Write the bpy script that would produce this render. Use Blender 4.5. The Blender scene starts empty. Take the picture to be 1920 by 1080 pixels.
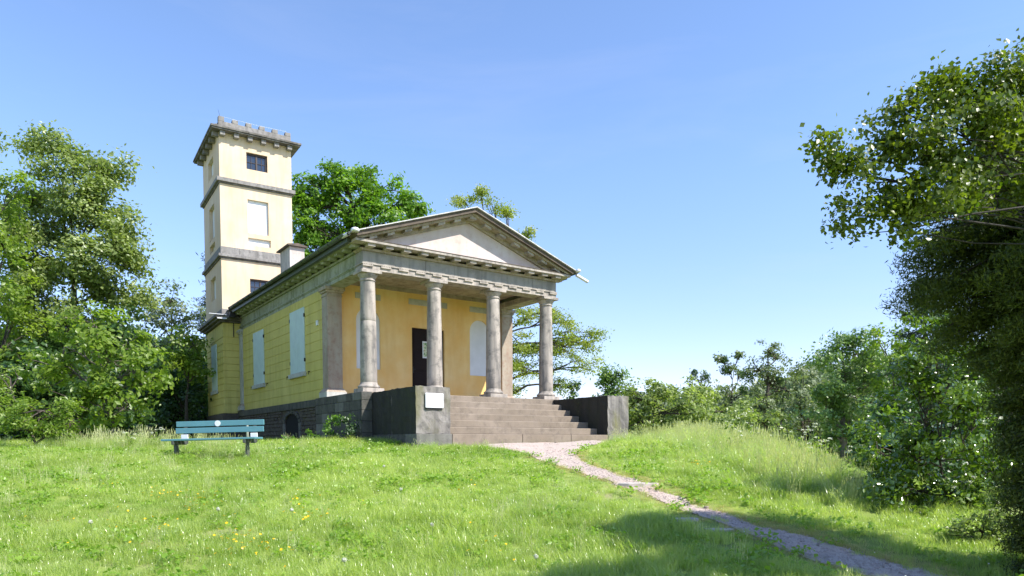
import bpy, math, random
import numpy as np
from mathutils import Matrix, Vector
rng = np.random.default_rng(7); random.seed(7)
scene = bpy.context.scene
col = scene.collection

# ------------------------------------------------------------------ camera
CAM = np.array([-8.74856, -19.76863, -1.55957])
CR = np.array([0.81565156, -0.57853056, -0.0038626])
CU = np.array([0.02722949, 0.03171924, 0.99912584])
CF = np.array([0.57790231, 0.81504373, -0.04162494])
FPX = 1313.9; PY = 887.3
cd = bpy.data.cameras.new('camera'); cam = bpy.data.objects.new('camera', cd); col.objects.link(cam)
cd.sensor_width = 36; cd.lens = FPX / 1920 * 36; cd.shift_y = (PY - 540) / 1920
cd.clip_start = .1; cd.clip_end = 3000
cam.matrix_world = Matrix(((CR[0], CU[0], -CF[0], CAM[0]), (CR[1], CU[1], -CF[1], CAM[1]), (CR[2], CU[2], -CF[2], CAM[2]), (0, 0, 0, 1)))
scene.camera = cam

# ------------------------------------------------------------------ light
SUN = np.array([.46, -.80, 1.0]); SUN /= np.linalg.norm(SUN)
w = bpy.data.worlds.new('World'); scene.world = w; w.use_nodes = True
nt = w.node_tree; bg = nt.nodes['Background']
sky = nt.nodes.new('ShaderNodeTexSky'); sky.sky_type = 'NISHITA'; sky.sun_disc = False
sky.sun_elevation = math.asin(SUN[2]); sky.sun_rotation = math.atan2(SUN[0], SUN[1])
sky.altitude = 100; sky.air_density = 1.0; sky.dust_density = 0.2; sky.ozone_density = 4.5
wtc = nt.nodes.new('ShaderNodeTexCoord'); wmp = nt.nodes.new('ShaderNodeMapping'); wmp.inputs['Scale'].default_value = (1.2, 1.2, 7); wmp.inputs['Rotation'].default_value = (.06, .03, 0)
wn_ = nt.nodes.new('ShaderNodeTexNoise'); wn_.inputs['Scale'].default_value = 2.2; wn_.inputs['Detail'].default_value = 7; wn_.inputs['Roughness'].default_value = .6; wn_.inputs['Distortion'].default_value = .4
wr = nt.nodes.new('ShaderNodeMapRange'); wr.inputs[1].default_value = .52; wr.inputs[2].default_value = .85; wr.inputs[3].default_value = 0; wr.inputs[4].default_value = .08
wm = nt.nodes.new('ShaderNodeMix'); wm.data_type = 'RGBA'; wm.inputs[7].default_value = (3.6, 3.7, 3.9, 1)
nt.links.new(wtc.outputs['Generated'], wmp.inputs[0]); nt.links.new(wmp.outputs[0], wn_.inputs['Vector']); nt.links.new(wn_.outputs['Fac'], wr.inputs[0]); nt.links.new(wr.outputs[0], wm.inputs[0])
nt.links.new(sky.outputs[0], wm.inputs[6]); wt = nt.nodes.new('ShaderNodeMix'); wt.data_type = 'RGBA'; wt.blend_type = 'MULTIPLY'; wt.inputs[0].default_value = 1; wt.inputs[7].default_value = (1.06, .95, 1.0, 1); nt.links.new(wm.outputs[2], wt.inputs[6])
wsx = nt.nodes.new('ShaderNodeSeparateXYZ'); nt.links.new(wtc.outputs['Generated'], wsx.inputs[0]); we = nt.nodes.new('ShaderNodeMapRange'); we.interpolation_type = 'SMOOTHSTEP'; we.inputs[1].default_value = -.02; we.inputs[2].default_value = .42; nt.links.new(wsx.outputs[2], we.inputs[0])
wc = nt.nodes.new('ShaderNodeMix'); wc.data_type = 'RGBA'; wc.inputs[6].default_value = (.90, .74, .83, 1); wc.inputs[7].default_value = (1.0, .965, 1.0, 1); nt.links.new(we.outputs[0], wc.inputs[0]); nt.links.new(wc.outputs[2], wt.inputs[7])
nt.links.new(wt.outputs[2], bg.inputs[0]); bg.inputs[1].default_value = .132
sl = bpy.data.lights.new('sun', 'SUN'); sun = bpy.data.objects.new('sun', sl); col.objects.link(sun)
sl.energy = 3.8; sl.angle = math.radians(.53); sl.color = (1, .955, .88)
sun.rotation_euler = Vector(-SUN).to_track_quat('-Z', 'Y').to_euler()
vs = scene.view_settings; vs.view_transform = 'Standard'; vs.look = 'None'; vs.gamma = 1; vs.use_curve_mapping = False
vs.exposure = 1.17
scene.render.engine = 'CYCLES'
scene.cycles.max_bounces = 8; scene.cycles.transparent_max_bounces = 8

# ------------------------------------------------------------------ helpers
def at(px, py, D):                       # a point seen in that direction, D metres away along the view axis
    return CAM + D * (CF + CR * (px - 960) / FPX - CU * (py - PY) / FPX)
def tag(o, label=None, cat=None, group=None, kind=None):
    if label: o['label'] = label
    if cat: o['category'] = cat
    if group: o['group'] = group
    if kind: o['kind'] = kind
    return o
def empty(name, loc=(0, 0, 0), rz=0):
    o = bpy.data.objects.new(name, None); o.location = loc; o.rotation_euler = (0, 0, rz); o.empty_display_size = .2
    col.objects.link(o); return o
def mesh_np(name, V, Q, mats, parent=None, smooth=False, attr=None, link=True, matidx=None):
    V = np.asarray(V, np.float32).reshape(-1, 3); Q = np.asarray(Q, np.int32); k = Q.shape[1]; n = len(Q)
    me = bpy.data.meshes.new(name)
    me.vertices.add(len(V)); me.vertices.foreach_set('co', V.ravel())
    me.loops.add(n * k); me.loops.foreach_set('vertex_index', Q.ravel())
    me.polygons.add(n); me.polygons.foreach_set('loop_start', np.arange(0, n * k, k, dtype=np.int32))
    me.polygons.foreach_set('loop_total', np.full(n, k, np.int32))
    if smooth: me.polygons.foreach_set('use_smooth', np.ones(n, bool))
    for m in (mats if isinstance(mats, (list, tuple)) else [mats]): me.materials.append(m)
    if matidx is not None: me.polygons.foreach_set('material_index', np.asarray(matidx, np.int32))
    if attr is not None:
        for an, av in attr.items():
            a = me.attributes.new(an, 'FLOAT', 'POINT'); a.data.foreach_set('value', np.asarray(av, np.float32))
    me.update(calc_edges=True); me.validate()
    o = bpy.data.objects.new(name, me)
    if link: col.objects.link(o)
    if parent: o.parent = parent
    return o
class MB:
    def __init__(s): s.v = []; s.f = []; s.sm = []
    def add(s, vs, fs, smooth=False):
        b = len(s.v); s.v += [tuple(map(float, v)) for v in vs]; s.f += [tuple(i + b for i in f) for f in fs]; s.sm += [smooth] * len(fs); return s
    def box(s, x0, x1, y0, y1, z0, z1, T=None):
        vs = [(x, y, z) for z in (z0, z1) for y in (y0, y1) for x in (x0, x1)]
        if T: vs = [T(*v) for v in vs]
        return s.add(vs, [(0, 2, 3, 1), (4, 5, 7, 6), (0, 1, 5, 4), (2, 6, 7, 3), (0, 4, 6, 2), (1, 3, 7, 5)])
    def prism(s, pts, y0, y1, T=None):     # polygon in x,z extruded along y
        n = len(pts); vs = [(p[0], y0, p[1]) for p in pts] + [(p[0], y1, p[1]) for p in pts]
        if T: vs = [T(*v) for v in vs]
        return s.add(vs, [tuple(range(n)), tuple(range(2 * n - 1, n - 1, -1))] + [(i, i + n, (i + 1) % n + n, (i + 1) % n) for i in range(n)])
    def lathe(s, prof, cx, cy, n=28, smooth=True):
        vs = []; fs = []
        for r, z in prof: vs += [(cx + r * math.cos(2 * math.pi * k / n), cy + r * math.sin(2 * math.pi * k / n), z) for k in range(n)]
        for i in range(len(prof) - 1):
            fs += [(i * n + k, i * n + (k + 1) % n, (i + 1) * n + (k + 1) % n, (i + 1) * n + k) for k in range(n)]
        s.add(vs, fs, smooth); b = len(s.v) - len(vs)
        s.f.append(tuple(b + (len(prof) - 1) * n + k for k in range(n))); s.sm.append(False)
        s.f.append(tuple(b + n - 1 - k for k in range(n))); s.sm.append(False); return s
    def tube(s, pts, rad, n=6):
        V, F = tube_np(pts, rad, n); return s.add(V, [tuple(f) for f in F], True)
    def build(s, name, m, parent=None, bevel=0, smooth_all=False):
        me = bpy.data.meshes.new(name); me.from_pydata(s.v, [], s.f)
        me.polygons.foreach_set('use_smooth', s.sm if not smooth_all else [True] * len(s.f))
        me.materials.append(m); me.update()
        o = bpy.data.objects.new(name, me); col.objects.link(o)
        if parent: o.parent = parent
        if bevel:
            b = o.modifiers.new('bevel', 'BEVEL'); b.width = bevel; b.segments = 2; b.limit_method = 'ANGLE'
        return o
def tube_np(pts, rad, n=6):
    P = np.asarray(pts, float); m = len(P); T = np.gradient(P, axis=0); T /= np.linalg.norm(T, axis=1)[:, None] + 1e-9
    ref = np.where(np.abs(T[:, 2:3]) > .9, np.array([[1., 0, 0]]), np.array([[0, 0, 1.]]))
    A = np.cross(T, ref); A /= np.linalg.norm(A, axis=1)[:, None] + 1e-9; B = np.cross(T, A)
    a = np.arange(n) * 2 * math.pi / n
    V = P[:, None, :] + np.asarray(rad, float).reshape(-1, 1, 1) * (np.cos(a)[None, :, None] * A[:, None, :] + np.sin(a)[None, :, None] * B[:, None, :])
    i = np.arange(m - 1)[:, None] * n; k = np.arange(n)[None, :]; k2 = (k + 1) % n
    F = np.stack([i + k, i + k2, i + n + k2, i + n + k], -1).reshape(-1, 4)
    return V.reshape(-1, 3), F

def newmat(name):
    m = bpy.data.materials.new(name); m.use_nodes = True; t = m.node_tree; return m, t, t.nodes['Principled BSDF']
def noise(t, scale, detail=4, vec=None, rough=.55, sc=(1, 1, 1), src='pos'):
    tc = t.nodes.new('ShaderNodeNewGeometry'); mp = t.nodes.new('ShaderNodeMapping'); mp.inputs['Scale'].default_value = sc
    t.links.new(tc.outputs['Position'], mp.inputs['Vector'])
    n = t.nodes.new('ShaderNodeTexNoise'); n.inputs['Scale'].default_value = scale; n.inputs['Detail'].default_value = detail; n.inputs['Roughness'].default_value = rough
    t.links.new(mp.outputs[0], n.inputs['Vector']); return n.outputs['Fac']
def ramp(t, fac, a, b):
    r = t.nodes.new('ShaderNodeMapRange'); r.inputs[1].default_value = a; r.inputs[2].default_value = b; r.clamp = True
    t.links.new(fac, r.inputs[0]); return r.outputs[0]
def mixc(t, fac, a, b):
    m = t.nodes.new('ShaderNodeMix'); m.data_type = 'RGBA'
    if hasattr(fac, 'links'): t.links.new(fac, m.inputs[0])
    else: m.inputs[0].default_value = fac
    for s, v in ((6, a), (7, b)):
        if hasattr(v, 'links'): t.links.new(v, m.inputs[s])
        else: m.inputs[s].default_value = (*v, 1)
    return m.outputs[2]
def bump(t, p, h, dist, strength=.6):
    b = t.nodes.new('ShaderNodeBump'); b.inputs['Distance'].default_value = dist; b.inputs['Strength'].default_value = strength
    t.links.new(h, b.inputs['Height']); t.links.new(b.outputs[0], p.inputs['Normal'])
def weathered(name, base, dark, light=None, rough=.85, streak=.5, blot=.5, bscale=1.6, fine=60, bdist=.004, moss=None):
    m, t, p = newmat(name)
    c = mixc(t, ramp(t, noise(t, bscale, 6), .38, .68), base, light or tuple(min(1, x * 1.18) for x in base))
    s = ramp(t, noise(t, 5, 5, sc=(1, 1, .12)), .45, .66)
    mm = t.nodes.new('ShaderNodeMath'); mm.operation = 'MULTIPLY'; t.links.new(s, mm.inputs[0]); mm.inputs[1].default_value = streak
    c = mixc(t, mm.outputs[0], c, dark)
    s2 = ramp(t, noise(t, bscale * 3.3, 8, rough=.7), .5, .66)
    mm = t.nodes.new('ShaderNodeMath'); mm.operation = 'MULTIPLY'; t.links.new(s2, mm.inputs[0]); mm.inputs[1].default_value = blot
    c = mixc(t, mm.outputs[0], c, dark)
    if moss:
        s3 = ramp(t, noise(t, 2.1, 5, sc=(1, 1, .35)), .5, .7)
        c = mixc(t, s3, c, moss)
    t.links.new(c, p.inputs['Base Color']); p.inputs['Roughness'].default_value = rough
    bump(t, p, noise(t, fine, 6, rough=.7), bdist); return m
def plain(name, c, rough=.6, metal=0, spec=.5):
    m, t, p = newmat(name); p.inputs['Base Color'].default_value = (*c, 1); p.inputs['Roughness'].default_value = rough
    p.inputs['Metallic'].default_value = metal; p.inputs['Specular IOR Level'].default_value = spec
    c2 = mixc(t, ramp(t, noise(t, 2.5, 5), .35, .7), tuple(x * .93 for x in c), tuple(min(1, x * 1.04) for x in c)); t.links.new(c2, p.inputs['Base Color'])
    return m
def leafmat(name, c1, c2, trans=.45, rough=.45, spec=.5, rnd='attr', tcol=1.5):
    m, t, p = newmat(name)
    if rnd == 'attr':
        a = t.nodes.new('ShaderNodeAttribute'); a.attribute_name = 'tint'; f = a.outputs['Fac']
    else:
        a = t.nodes.new('ShaderNodeObjectInfo'); f = a.outputs['Random']
        g = noise(t, .35, 3); mm = t.nodes.new('ShaderNodeMath'); mm.operation = 'MULTIPLY_ADD'; t.links.new(f, mm.inputs[0]); mm.inputs[1].default_value = .55
        r = ramp(t, g, .35, .65); m2 = t.nodes.new('ShaderNodeMath'); m2.operation = 'MULTIPLY'; t.links.new(r, m2.inputs[0]); m2.inputs[1].default_value = .45
        t.links.new(m2.outputs[0], mm.inputs[2]); f = mm.outputs[0]
    c = mixc(t, f, c1, c2); t.links.new(c, p.inputs['Base Color'])
    p.inputs['Roughness'].default_value = rough; p.inputs['Specular IOR Level'].default_value = spec
    tr = t.nodes.new('ShaderNodeBsdfTranslucent')
    hs = mixc(t, f, tuple(min(1, x * y) for x, y in zip(c1, (tcol * 1.05, tcol * 1.15, tcol * .5))), tuple(min(1, x * y) for x, y in zip(c2, (tcol * 1.05, tcol * 1.15, tcol * .5))))
    t.links.new(hs, tr.inputs[0])
    mx = t.nodes.new('ShaderNodeMixShader'); mx.inputs[0].default_value = trans
    t.links.new(p.outputs[0], mx.inputs[1]); t.links.new(tr.outputs[0], mx.inputs[2])
    t.links.new(mx.outputs[0], t.nodes['Material Output'].inputs['Surface']); return m

M = {}
M['yellow'] = weathered('yellow_plaster', (0.551, 0.476, 0.128), (0.389, 0.327, 0.0766), (0.613, 0.525, 0.166), streak=.45, blot=.22, bscale=.7, fine=90, bdist=.002)
M['pale'] = weathered('pale_yellow_plaster', (0.633, 0.488, 0.327), (0.527, 0.379, 0.217), (0.691, 0.56, 0.418), streak=.38, blot=.16, bscale=.6, fine=90, bdist=.002)
M['ochre'] = weathered('ochre_plaster', (0.79, 0.477, 0.149), (0.68, 0.398, 0.128), (0.834, 0.609, 0.276), streak=.3, blot=.2, bscale=.9, fine=70, bdist=.002)
M['stone'] = weathered('weathered_sandstone', (0.364, 0.317, 0.27), (0.103, 0.095, 0.0871), (0.443, 0.388, 0.332), streak=.55, blot=.6)
M['colstone'] = weathered('column_sandstone', (0.348, 0.305, 0.259), (0.095, 0.0906, 0.0853), (0.412, 0.362, 0.308), streak=.75, blot=.75, bscale=1.1, fine=45, bdist=.006)
M['antastone'] = weathered('red_flecked_sandstone', (0.324, 0.277, 0.219), (0.245, 0.127, 0.0847), (0.396, 0.337, 0.261), streak=.35, blot=.55, bscale=2.4)
M['frieze'] = weathered('grey_frieze_stone', (0.26, 0.248, 0.223), (0.124, 0.112, 0.0992), (0.31, 0.285, 0.254), streak=.6, blot=.35)
M['greenstone'] = weathered('grey_green_stone', (0.306, 0.323, 0.238), (0.111, 0.128, 0.051), (0.357, 0.374, 0.306), streak=.6, blot=.6)  # grey-green stone tone for the left flank of the entablature
M['tymp'] = weathered('tympanum_plaster', (0.527, 0.437, 0.393), (0.357, 0.223, 0.161), (0.578, 0.502, 0.474), streak=.15, blot=.35, bscale=1.2)
M['cornice'] = weathered('stained_cornice_stone', (0.336, 0.28, 0.208), (0.128, 0.096, 0.072), (0.432, 0.36, 0.272), streak=.4, blot=.6)
M['darkstone'] = weathered('blackened_stone', (0.112, 0.101, 0.084), (0.035, 0.035, 0.0315), (0.238, 0.224, 0.21), streak=.6, blot=.6, bscale=2.5)
M['greycourse'] = weathered('grey_string_course', (0.224, 0.208, 0.192), (0.08, 0.076, 0.072), (0.304, 0.288, 0.272), streak=.4, blot=.6, bscale=2.5)
M['step'] = weathered('step_sandstone', (0.207, 0.165, 0.122), (0.103, 0.084, 0.0646), (0.264, 0.215, 0.166), streak=.15, blot=.5, bscale=1.3, bdist=.008)
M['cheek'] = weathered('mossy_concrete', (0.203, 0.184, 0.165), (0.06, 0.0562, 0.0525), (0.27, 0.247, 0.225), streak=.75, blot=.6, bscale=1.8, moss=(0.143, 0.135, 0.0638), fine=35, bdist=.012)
M['cheekshade'] = weathered('shaded_mossy_concrete', (0.024, 0.0232, 0.018), (0.01, 0.0104, 0.008), (0.034, 0.032, 0.024), streak=.7, blot=.5, bscale=1.8, moss=(0.022, 0.024, 0.01), fine=35, bdist=.012)  # much darker copy of the cheek concrete, shade painted into its colour
M['ashlar'] = weathered('dark_ashlar', (0.075, 0.0725, 0.06), (0.03, 0.03, 0.025), (0.11, 0.105, 0.09), streak=.4, blot=.6, bscale=3, bdist=.008)
M['ashlar2'] = weathered('pale_ashlar', (0.144, 0.138, 0.12), (0.054, 0.054, 0.042), (0.192, 0.186, 0.168), streak=.4, blot=.5, bscale=3, bdist=.008)
M['rubble'] = weathered('brown_rubble_stone', (0.075, 0.0625, 0.05), (0.025, 0.0225, 0.02), (0.11, 0.09, 0.07), streak=.2, blot=.6, bscale=5, fine=30, bdist=.015)
M['shutter'] = plain('pale_grey_paint', (.50, .62, .60), .55)
M['white'] = plain('white_paint', (.74, .75, .76), .6)
M['niche'] = plain('niche_white', (.70, .70, .72), .7)
M['sill'] = weathered('pale_sill_stone', (.42, .42, .39), (.2, .2, .18), streak=.2, blot=.4)
M['sima'] = weathered('blackened_cyma', (.085, .065, .05), (.035, .03, .027), (.15, .115, .085), streak=.3, blot=.5, bscale=1.5)
M['zinc'] = plain('pale_metal', (.72, .72, .74), .4, .2)
M['verge'] = weathered('weathered_verge_metal', (.50, .48, .46), (.22, .2, .18), (.62, .6, .58), rough=.5, streak=.3, blot=.7, bscale=4)
M['gutter'] = plain('green_grey_gutter', (.075, .095, .075), .45, .3)
M['slate'] = weathered('grey_roof_sheet', (.3, .29, .28), (.15, .14, .13))
M['door'] = plain('dark_brown_door', (.016, .009, .008), .6, 0, .15)
M['iron'] = plain('dark_iron', (.03, .03, .03), .5, .6)
M['brown'] = plain('brown_window_frame', (.045, .028, .02), .5)
M['chim'] = weathered('chimney_plaster', (.50, .43, .38), (.12, .11, .1), (.6, .53, .48), streak=.3, blot=.3)
M['bench'] = plain('blue_bench_paint', (.10, .25, .285), .38)
M['leg'] = plain('bench_leg_concrete', (.07, .08, .07), .8)
M['bark'] = weathered('bark', (.055, .042, .032), (.02, .017, .013), (.09, .07, .055), streak=.6, blot=.5, bscale=4, fine=25, bdist=.02)
M['barkdark'] = weathered('dark_bark', (.022, .018, .014), (.01, .008, .006), (.035, .028, .022), streak=.6, blot=.5, bscale=4, fine=25, bdist=.02)
M['barklight'] = weathered('grey_bark', (.12, .10, .08), (.04, .035, .03), (.17, .15, .12), streak=.6, blot=.5, bscale=4, fine=25, bdist=.02)
m, t, p = newmat('window_glass'); p.inputs['Base Color'].default_value = (.02, .03, .05, 1); p.inputs['Roughness'].default_value = .04; p.inputs['Specular IOR Level'].default_value = .9; M['glass'] = m
m, t, p = newmat('black_void'); p.inputs['Base Color'].default_value = (.008, .008, .008, 1); p.inputs['Roughness'].default_value = 1; M['void'] = m

# ------------------------------------------------------------------ terrain
PD = [-60, -20, 0, 5, 8, 9.7, 11, 13, 16.5, 18, 20, 22.5, 26, 60, 90, 140, 400]
PZ = [-6, -3.9, -3.42, -3.26, -3.07, -2.8, -2.55, -2.23, -1.83, -1.68, -1.55, -1.50, -1.5, -1.6, -3, -6, -9]
def LD(x, y):
    dx = np.asarray(x, float) - CAM[0]; dy = np.asarray(y, float) - CAM[1]
    return dx * .8158 - dy * .5784, dx * .5784 + dy * .8158
def XY(L, D):
    L = np.asarray(L, float); D = np.asarray(D, float)
    return CAM[0] + L * .8158 + D * .5784, CAM[1] - L * .5784 + D * .8158
def edge_of(D): return np.interp(D, [0, 9, 13, 16.5, 20, 24, 30, 45], [6.9, 6.6, 6.3, 6.0, 6.3, 8.5, 11, 14])
def terr(x, y):
    x = np.asarray(x, float); y = np.asarray(y, float)
    L, D = LD(x, y)
    z = sum(np.interp(D + o, PD, PZ) for o in (-.9, -.45, 0, .45, .9)) / 5
    e = L - edge_of(D)
    drop = np.where(e > 0, 5.5 * (1 - np.exp(-np.clip(e, 0, 200) ** 1.6 * .03)), 0)
    z = z - drop + .12 * np.exp(-((L - 4.6) / 1.3) ** 2 - ((D - 16) / 3.0) ** 2)
    nz = .035 * np.sin(x * 1.3 + np.sin(y * .9) * 1.2) * np.sin(y * 1.1 + 1.7 * np.sin(x * .7)) + .02 * np.sin(x * 3.1 + y * 1.7) * np.sin(y * 2.9 - x * .6)
    far = np.clip((D - 30) / 60, 0, 1)
    return z + nz * (D < 24) + far * 1.2 * np.sin(x * .06 + 1) * np.sin(y * .05)
Ls = np.concatenate([-np.geomspace(900, 26, 24), np.arange(-25, 25, .2), np.geomspace(26, 900, 24)])
Ds = np.concatenate([-np.geomspace(700, 12, 16), np.arange(-11, 30, .2), np.geomspace(31, 1500, 40)])
LL, DD = np.meshgrid(Ls, Ds, indexing='ij'); gx, gy = XY(LL, DD); gz = terr(gx, gy)
a, b = LL.shape; ii = np.arange(a - 1)[:, None] * b + np.arange(b - 1)[None, :]
m, t, p = newmat('meadow_soil')
c = mixc(t, ramp(t, noise(t, 3, 6), .4, .65), (.17, .24, .04), (.24, .30, .06)); c = mixc(t, ramp(t, noise(t, .5, 5), .55, .75), c, (.27, .25, .12))
t.links.new(c, p.inputs['Base Color']); p.inputs['Roughness'].default_value = 1; bump(t, p, noise(t, 40, 5), .03); M['soil'] = m
g = mesh_np('ground', np.stack([gx, gy, gz], -1), np.stack([ii, ii + b, ii + b + 1, ii + 1], -1).reshape(-1, 4), M['soil'], smooth=True); tag(g, kind='structure')

# gravel path: edges on the ground from the steps down to the lower right
PL_ = [(.55, -3.3), (.75, -4.2), (1.35, -5.2), (1.12, -6.4), (.75, -7.6), (.4, -8.9), (.18, -10.0), (0, -10.9), (-.16, -11.9), (-.36, -12.9), (-.53, -13.78), (-.68, -14.6), (-.82, -15.3), (-.95, -16.1), (-1.23, -17.0), (-1.5, -18.2), (-1.8, -20)]
PR_ = [(7.2, -3.3), (5.9, -4.4), (4.1, -5.45), (2.9, -6.3), (1.9, -7.4), (1.28, -8.7), (.82, -9.8), (.45, -10.85), (.24, -11.7), (.1, -12.8), (-.03, -13.6), (-.1, -14.4), (-.1, -15.2), (-.18, -16.0), (-.35, -16.8), (-.6, -18.0), (-.9, -20)]
def dens(P, k=14):
    P = np.array(P); u = np.arange(len(P)); uu = np.linspace(0, len(P) - 1, (len(P) - 1) * k + 1)
    f = lambda c: np.interp(uu, u, c); X = np.stack([f(P[:, 0]), f(P[:, 1])], -1)
    ker = np.ones(9) / 9; Y = np.stack([np.convolve(np.pad(X[:, i], 4, 'edge'), ker, 'valid') for i in (0, 1)], -1); return Y
pl, pr = dens(PL_), dens(PR_)
wob = lambda n, s: np.convolve(rng.normal(0, s, n + 6), np.ones(7) / 7, 'valid')
pl = pl + np.stack([wob(len(pl), .09), wob(len(pl), .05)], -1); pr = pr + np.stack([wob(len(pr), .09), wob(len(pr), .05)], -1)
K = 26; uu = np.linspace(0, 1, K)[None, :, None]; PP = pl[:, None] * (1 - uu) + pr[:, None] * uu
PZp = terr(PP[..., 0], PP[..., 1]) + .014
PZp += rng.normal(0, .005, PZp.shape)
n1 = len(pl); ii = np.arange(n1 - 1)[:, None] * K + np.arange(K - 1)[None, :]
m, t, p = newmat('pink_gravel')
vo = t.nodes.new('ShaderNodeTexVoronoi'); vo.inputs['Scale'].default_value = 55; ge = t.nodes.new('ShaderNodeNewGeometry'); t.links.new(ge.outputs['Position'], vo.inputs['Vector'])
c = mixc(t, vo.outputs['Color'], (.40, .325, .275), (.50, .42, .36)); c = mixc(t, ramp(t, noise(t, 1.1, 6), .48, .62), c, (.50, .38, .32)); c = mixc(t, ramp(t, noise(t, 2.6, 6), .6, .74), c, (.19, .16, .10))
t.links.new(c, p.inputs['Base Color']); p.inputs['Roughness'].default_value = .95; bump(t, p, vo.outputs['Distance'], .012, .8); M['gravel'] = m
o = mesh_np('path', np.concatenate([PP, PZp[..., None]], -1), np.stack([ii, ii + 1, ii + K + 1, ii + K], -1).reshape(-1, 4), M['gravel'], smooth=True); tag(o, kind='structure')
def in_path(x, y, mrg=0):
    yy = np.asarray(y); ly = pl[::-1]; ry = pr[::-1]
    xl = np.interp(yy, np.maximum.accumulate(ly[:, 1]), ly[:, 0]); xr = np.interp(yy, np.maximum.accumulate(ry[:, 1]), ry[:, 0])
    return (x > xl - mrg) & (x < xr + mrg) & (yy < -3.2)

# ------------------------------------------------------------------ the pavilion
W = 6.768; E0 = .259
house = tag(empty('garden_pavilion', (0, 0, 0)), 'yellow temple-fronted pavilion with four stone columns and a square crenellated tower', 'building')
def part(name, mb, m, bevel=0, parent=None): return mb.build(name, M[m] if isinstance(m, str) else m, parent or house, bevel)
def bx(*a, T=None): return MB().box(*a, T=T)

def wall_panel(P, u0, u1, z0, z1, ops, mb=None, depth=.2):
    """P(u, d, z) -> point, d is depth into the wall. ops: (ua, ub, za, zb, rise) openings."""
    mb = mb or MB()
    us = sorted({u0, u1, *[o[0] for o in ops], *[o[1] for o in ops]}); zs = sorted({z0, z1, *[o[2] for o in ops], *[o[3] for o in ops]})
    for i in range(len(us) - 1):
        for j in range(len(zs) - 1):
            uc = (us[i] + us[i + 1]) / 2; zc = (zs[j] + zs[j + 1]) / 2
            if any(o[0] < uc < o[1] and o[2] < zc < o[3] for o in ops): continue
            mb.add([P(us[i], 0, zs[j]), P(us[i + 1], 0, zs[j]), P(us[i + 1], 0, zs[j + 1]), P(us[i], 0, zs[j + 1])], [(0, 1, 2, 3)])
    for (a, b, c, d, rise) in ops:
        if rise:
            n = 14; mid = (a + b) / 2; h = (b - a) / 2
            arc = [(mid - h * math.cos(math.pi * k / n), d - rise + rise * math.sin(math.pi * k / n)) for k in range(n + 1)]
            for k in range(n):
                (x1, q1), (x2, q2) = arc[k], arc[k + 1]
                mb.add([P(x1, 0, q1), P(x2, 0, q2), P(x2, 0, d), P(x1, 0, d)], [(0, 1, 2, 3)])
                mb.add([P(x1, 0, q1), P(x2, 0, q2), P(x2, depth, q2), P(x1, depth, q1)], [(0, 3, 2, 1)])
            top = d - rise
        else:
            top = d; mb.add([P(a, 0, d), P(b, 0, d), P(b, depth, d), P(a, depth, d)], [(0, 1, 2, 3)])
        mb.add([P(a, 0, c), P(b, 0, c), P(b, depth, c), P(a, depth, c)], [(0, 3, 2, 1)])
        mb.add([P(a, 0, c), P(a, 0, top), P(a, depth, top), P(a, depth, c)], [(0, 3, 2, 1)])
        mb.add([P(b, 0, c), P(b, 0, top), P(b, depth, top), P(b, depth, c)], [(0, 1, 2, 3)])
    return mb

YB = 13.45                                   # rear end of the temple block
# podium
part('floor_slab', bx(-.42, W + .42, -.41, 2.75, -.16, -.002), 'step')
part('foundation', bx(-.36, W + .36, -.37, YB + 6, -2.4, -.164), 'void')
# stone courses, left face of the podium (plane x = -.42)
zc_ = [(-.005, -.245), (-.252, -.54), (-.547, -.86), (-.867, -1.2), (-1.207, -1.62)]
for i, (zt, zb) in enumerate(zc_):
    y = -.42 + (0 if i % 2 else -.0)
    while y < 3.35:
        L = random.uniform(.45, 1.15); y2 = min(y + L, 3.4)
        if 3.4 - y2 < .25: y2 = 3.4
        d = random.uniform(0, .018)
        o = part('stone', bx(-.43 - d, -.361, max(y, -.365) + .006, y2 - .006, zb, zt), random.choice(['ashlar', 'ashlar', 'ashlar2']), .012)
        y = y2
        if y2 >= 3.4: break
for i, (zt, zb) in enumerate(zc_):
    part('stone', bx(-.43, -.1, -.44, -.371, zb, zt), 'ashlar', .012); part('stone', bx(W + .12, W + .43, -.44, -.371, zb, zt), 'ashlar', .012)
# coping over the rubble
y = 3.4
while y < YB:
    y2 = min(y + random.uniform(.8, 1.5), YB); part('coping_stone', bx(-.45, -.361, y + .005, y2 - .005, -.28, -.03), 'ashlar', .012); y = y2
# rubble wall with the cellar arch
PS = lambda u, d, z: (-.385 + d, u, z)
arch = (5.25, 6.8, -1.9, -.42, .34)
part('rubble_backing', wall_panel(PS, 3.4, YB, -2.2, -.28, [arch], depth=.3), 'rubble')
part('cellar_opening', bx(-.09, -.085, 5.2, 6.9, -2, -.4), 'void')
mb = MB(); z = -.285
while z > -1.8:
    h = random.uniform(.09, .17); y = 3.41
    while y < YB - .1:
        L = random.uniform(.16, .48); y2 = min(y + L, YB)
        if not (y2 > 5.02 and y < 7.03 and z - h < -.10 and (z - h < -.36 or True) and z - h > -9):
            d = random.uniform(.0, .035); j = lambda: random.uniform(-.012, .012)
            mb.add([(-.384, y + .01, z - h), (-.384, y2 - .01, z - h), (-.384, y2 - .01, z - .012), (-.384, y + .01, z - .012),
                    (-.405 - d, y + .022 + j(), z - h + .014 + j()), (-.405 - d, y2 - .022 + j(), z - h + .014 + j()), (-.405 - d, y2 - .022 + j(), z - .022 + j()), (-.405 - d, y + .022 + j(), z - .022 + j())],
                   [(4, 7, 6, 5), (0, 4, 5, 1), (1, 5, 6, 2), (2, 6, 7, 3), (3, 7, 4, 0)])
        y = y2
    z -= h
tag(part('rubble_stones', mb, 'rubble'), kind='stuff')
mb = MB()
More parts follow.
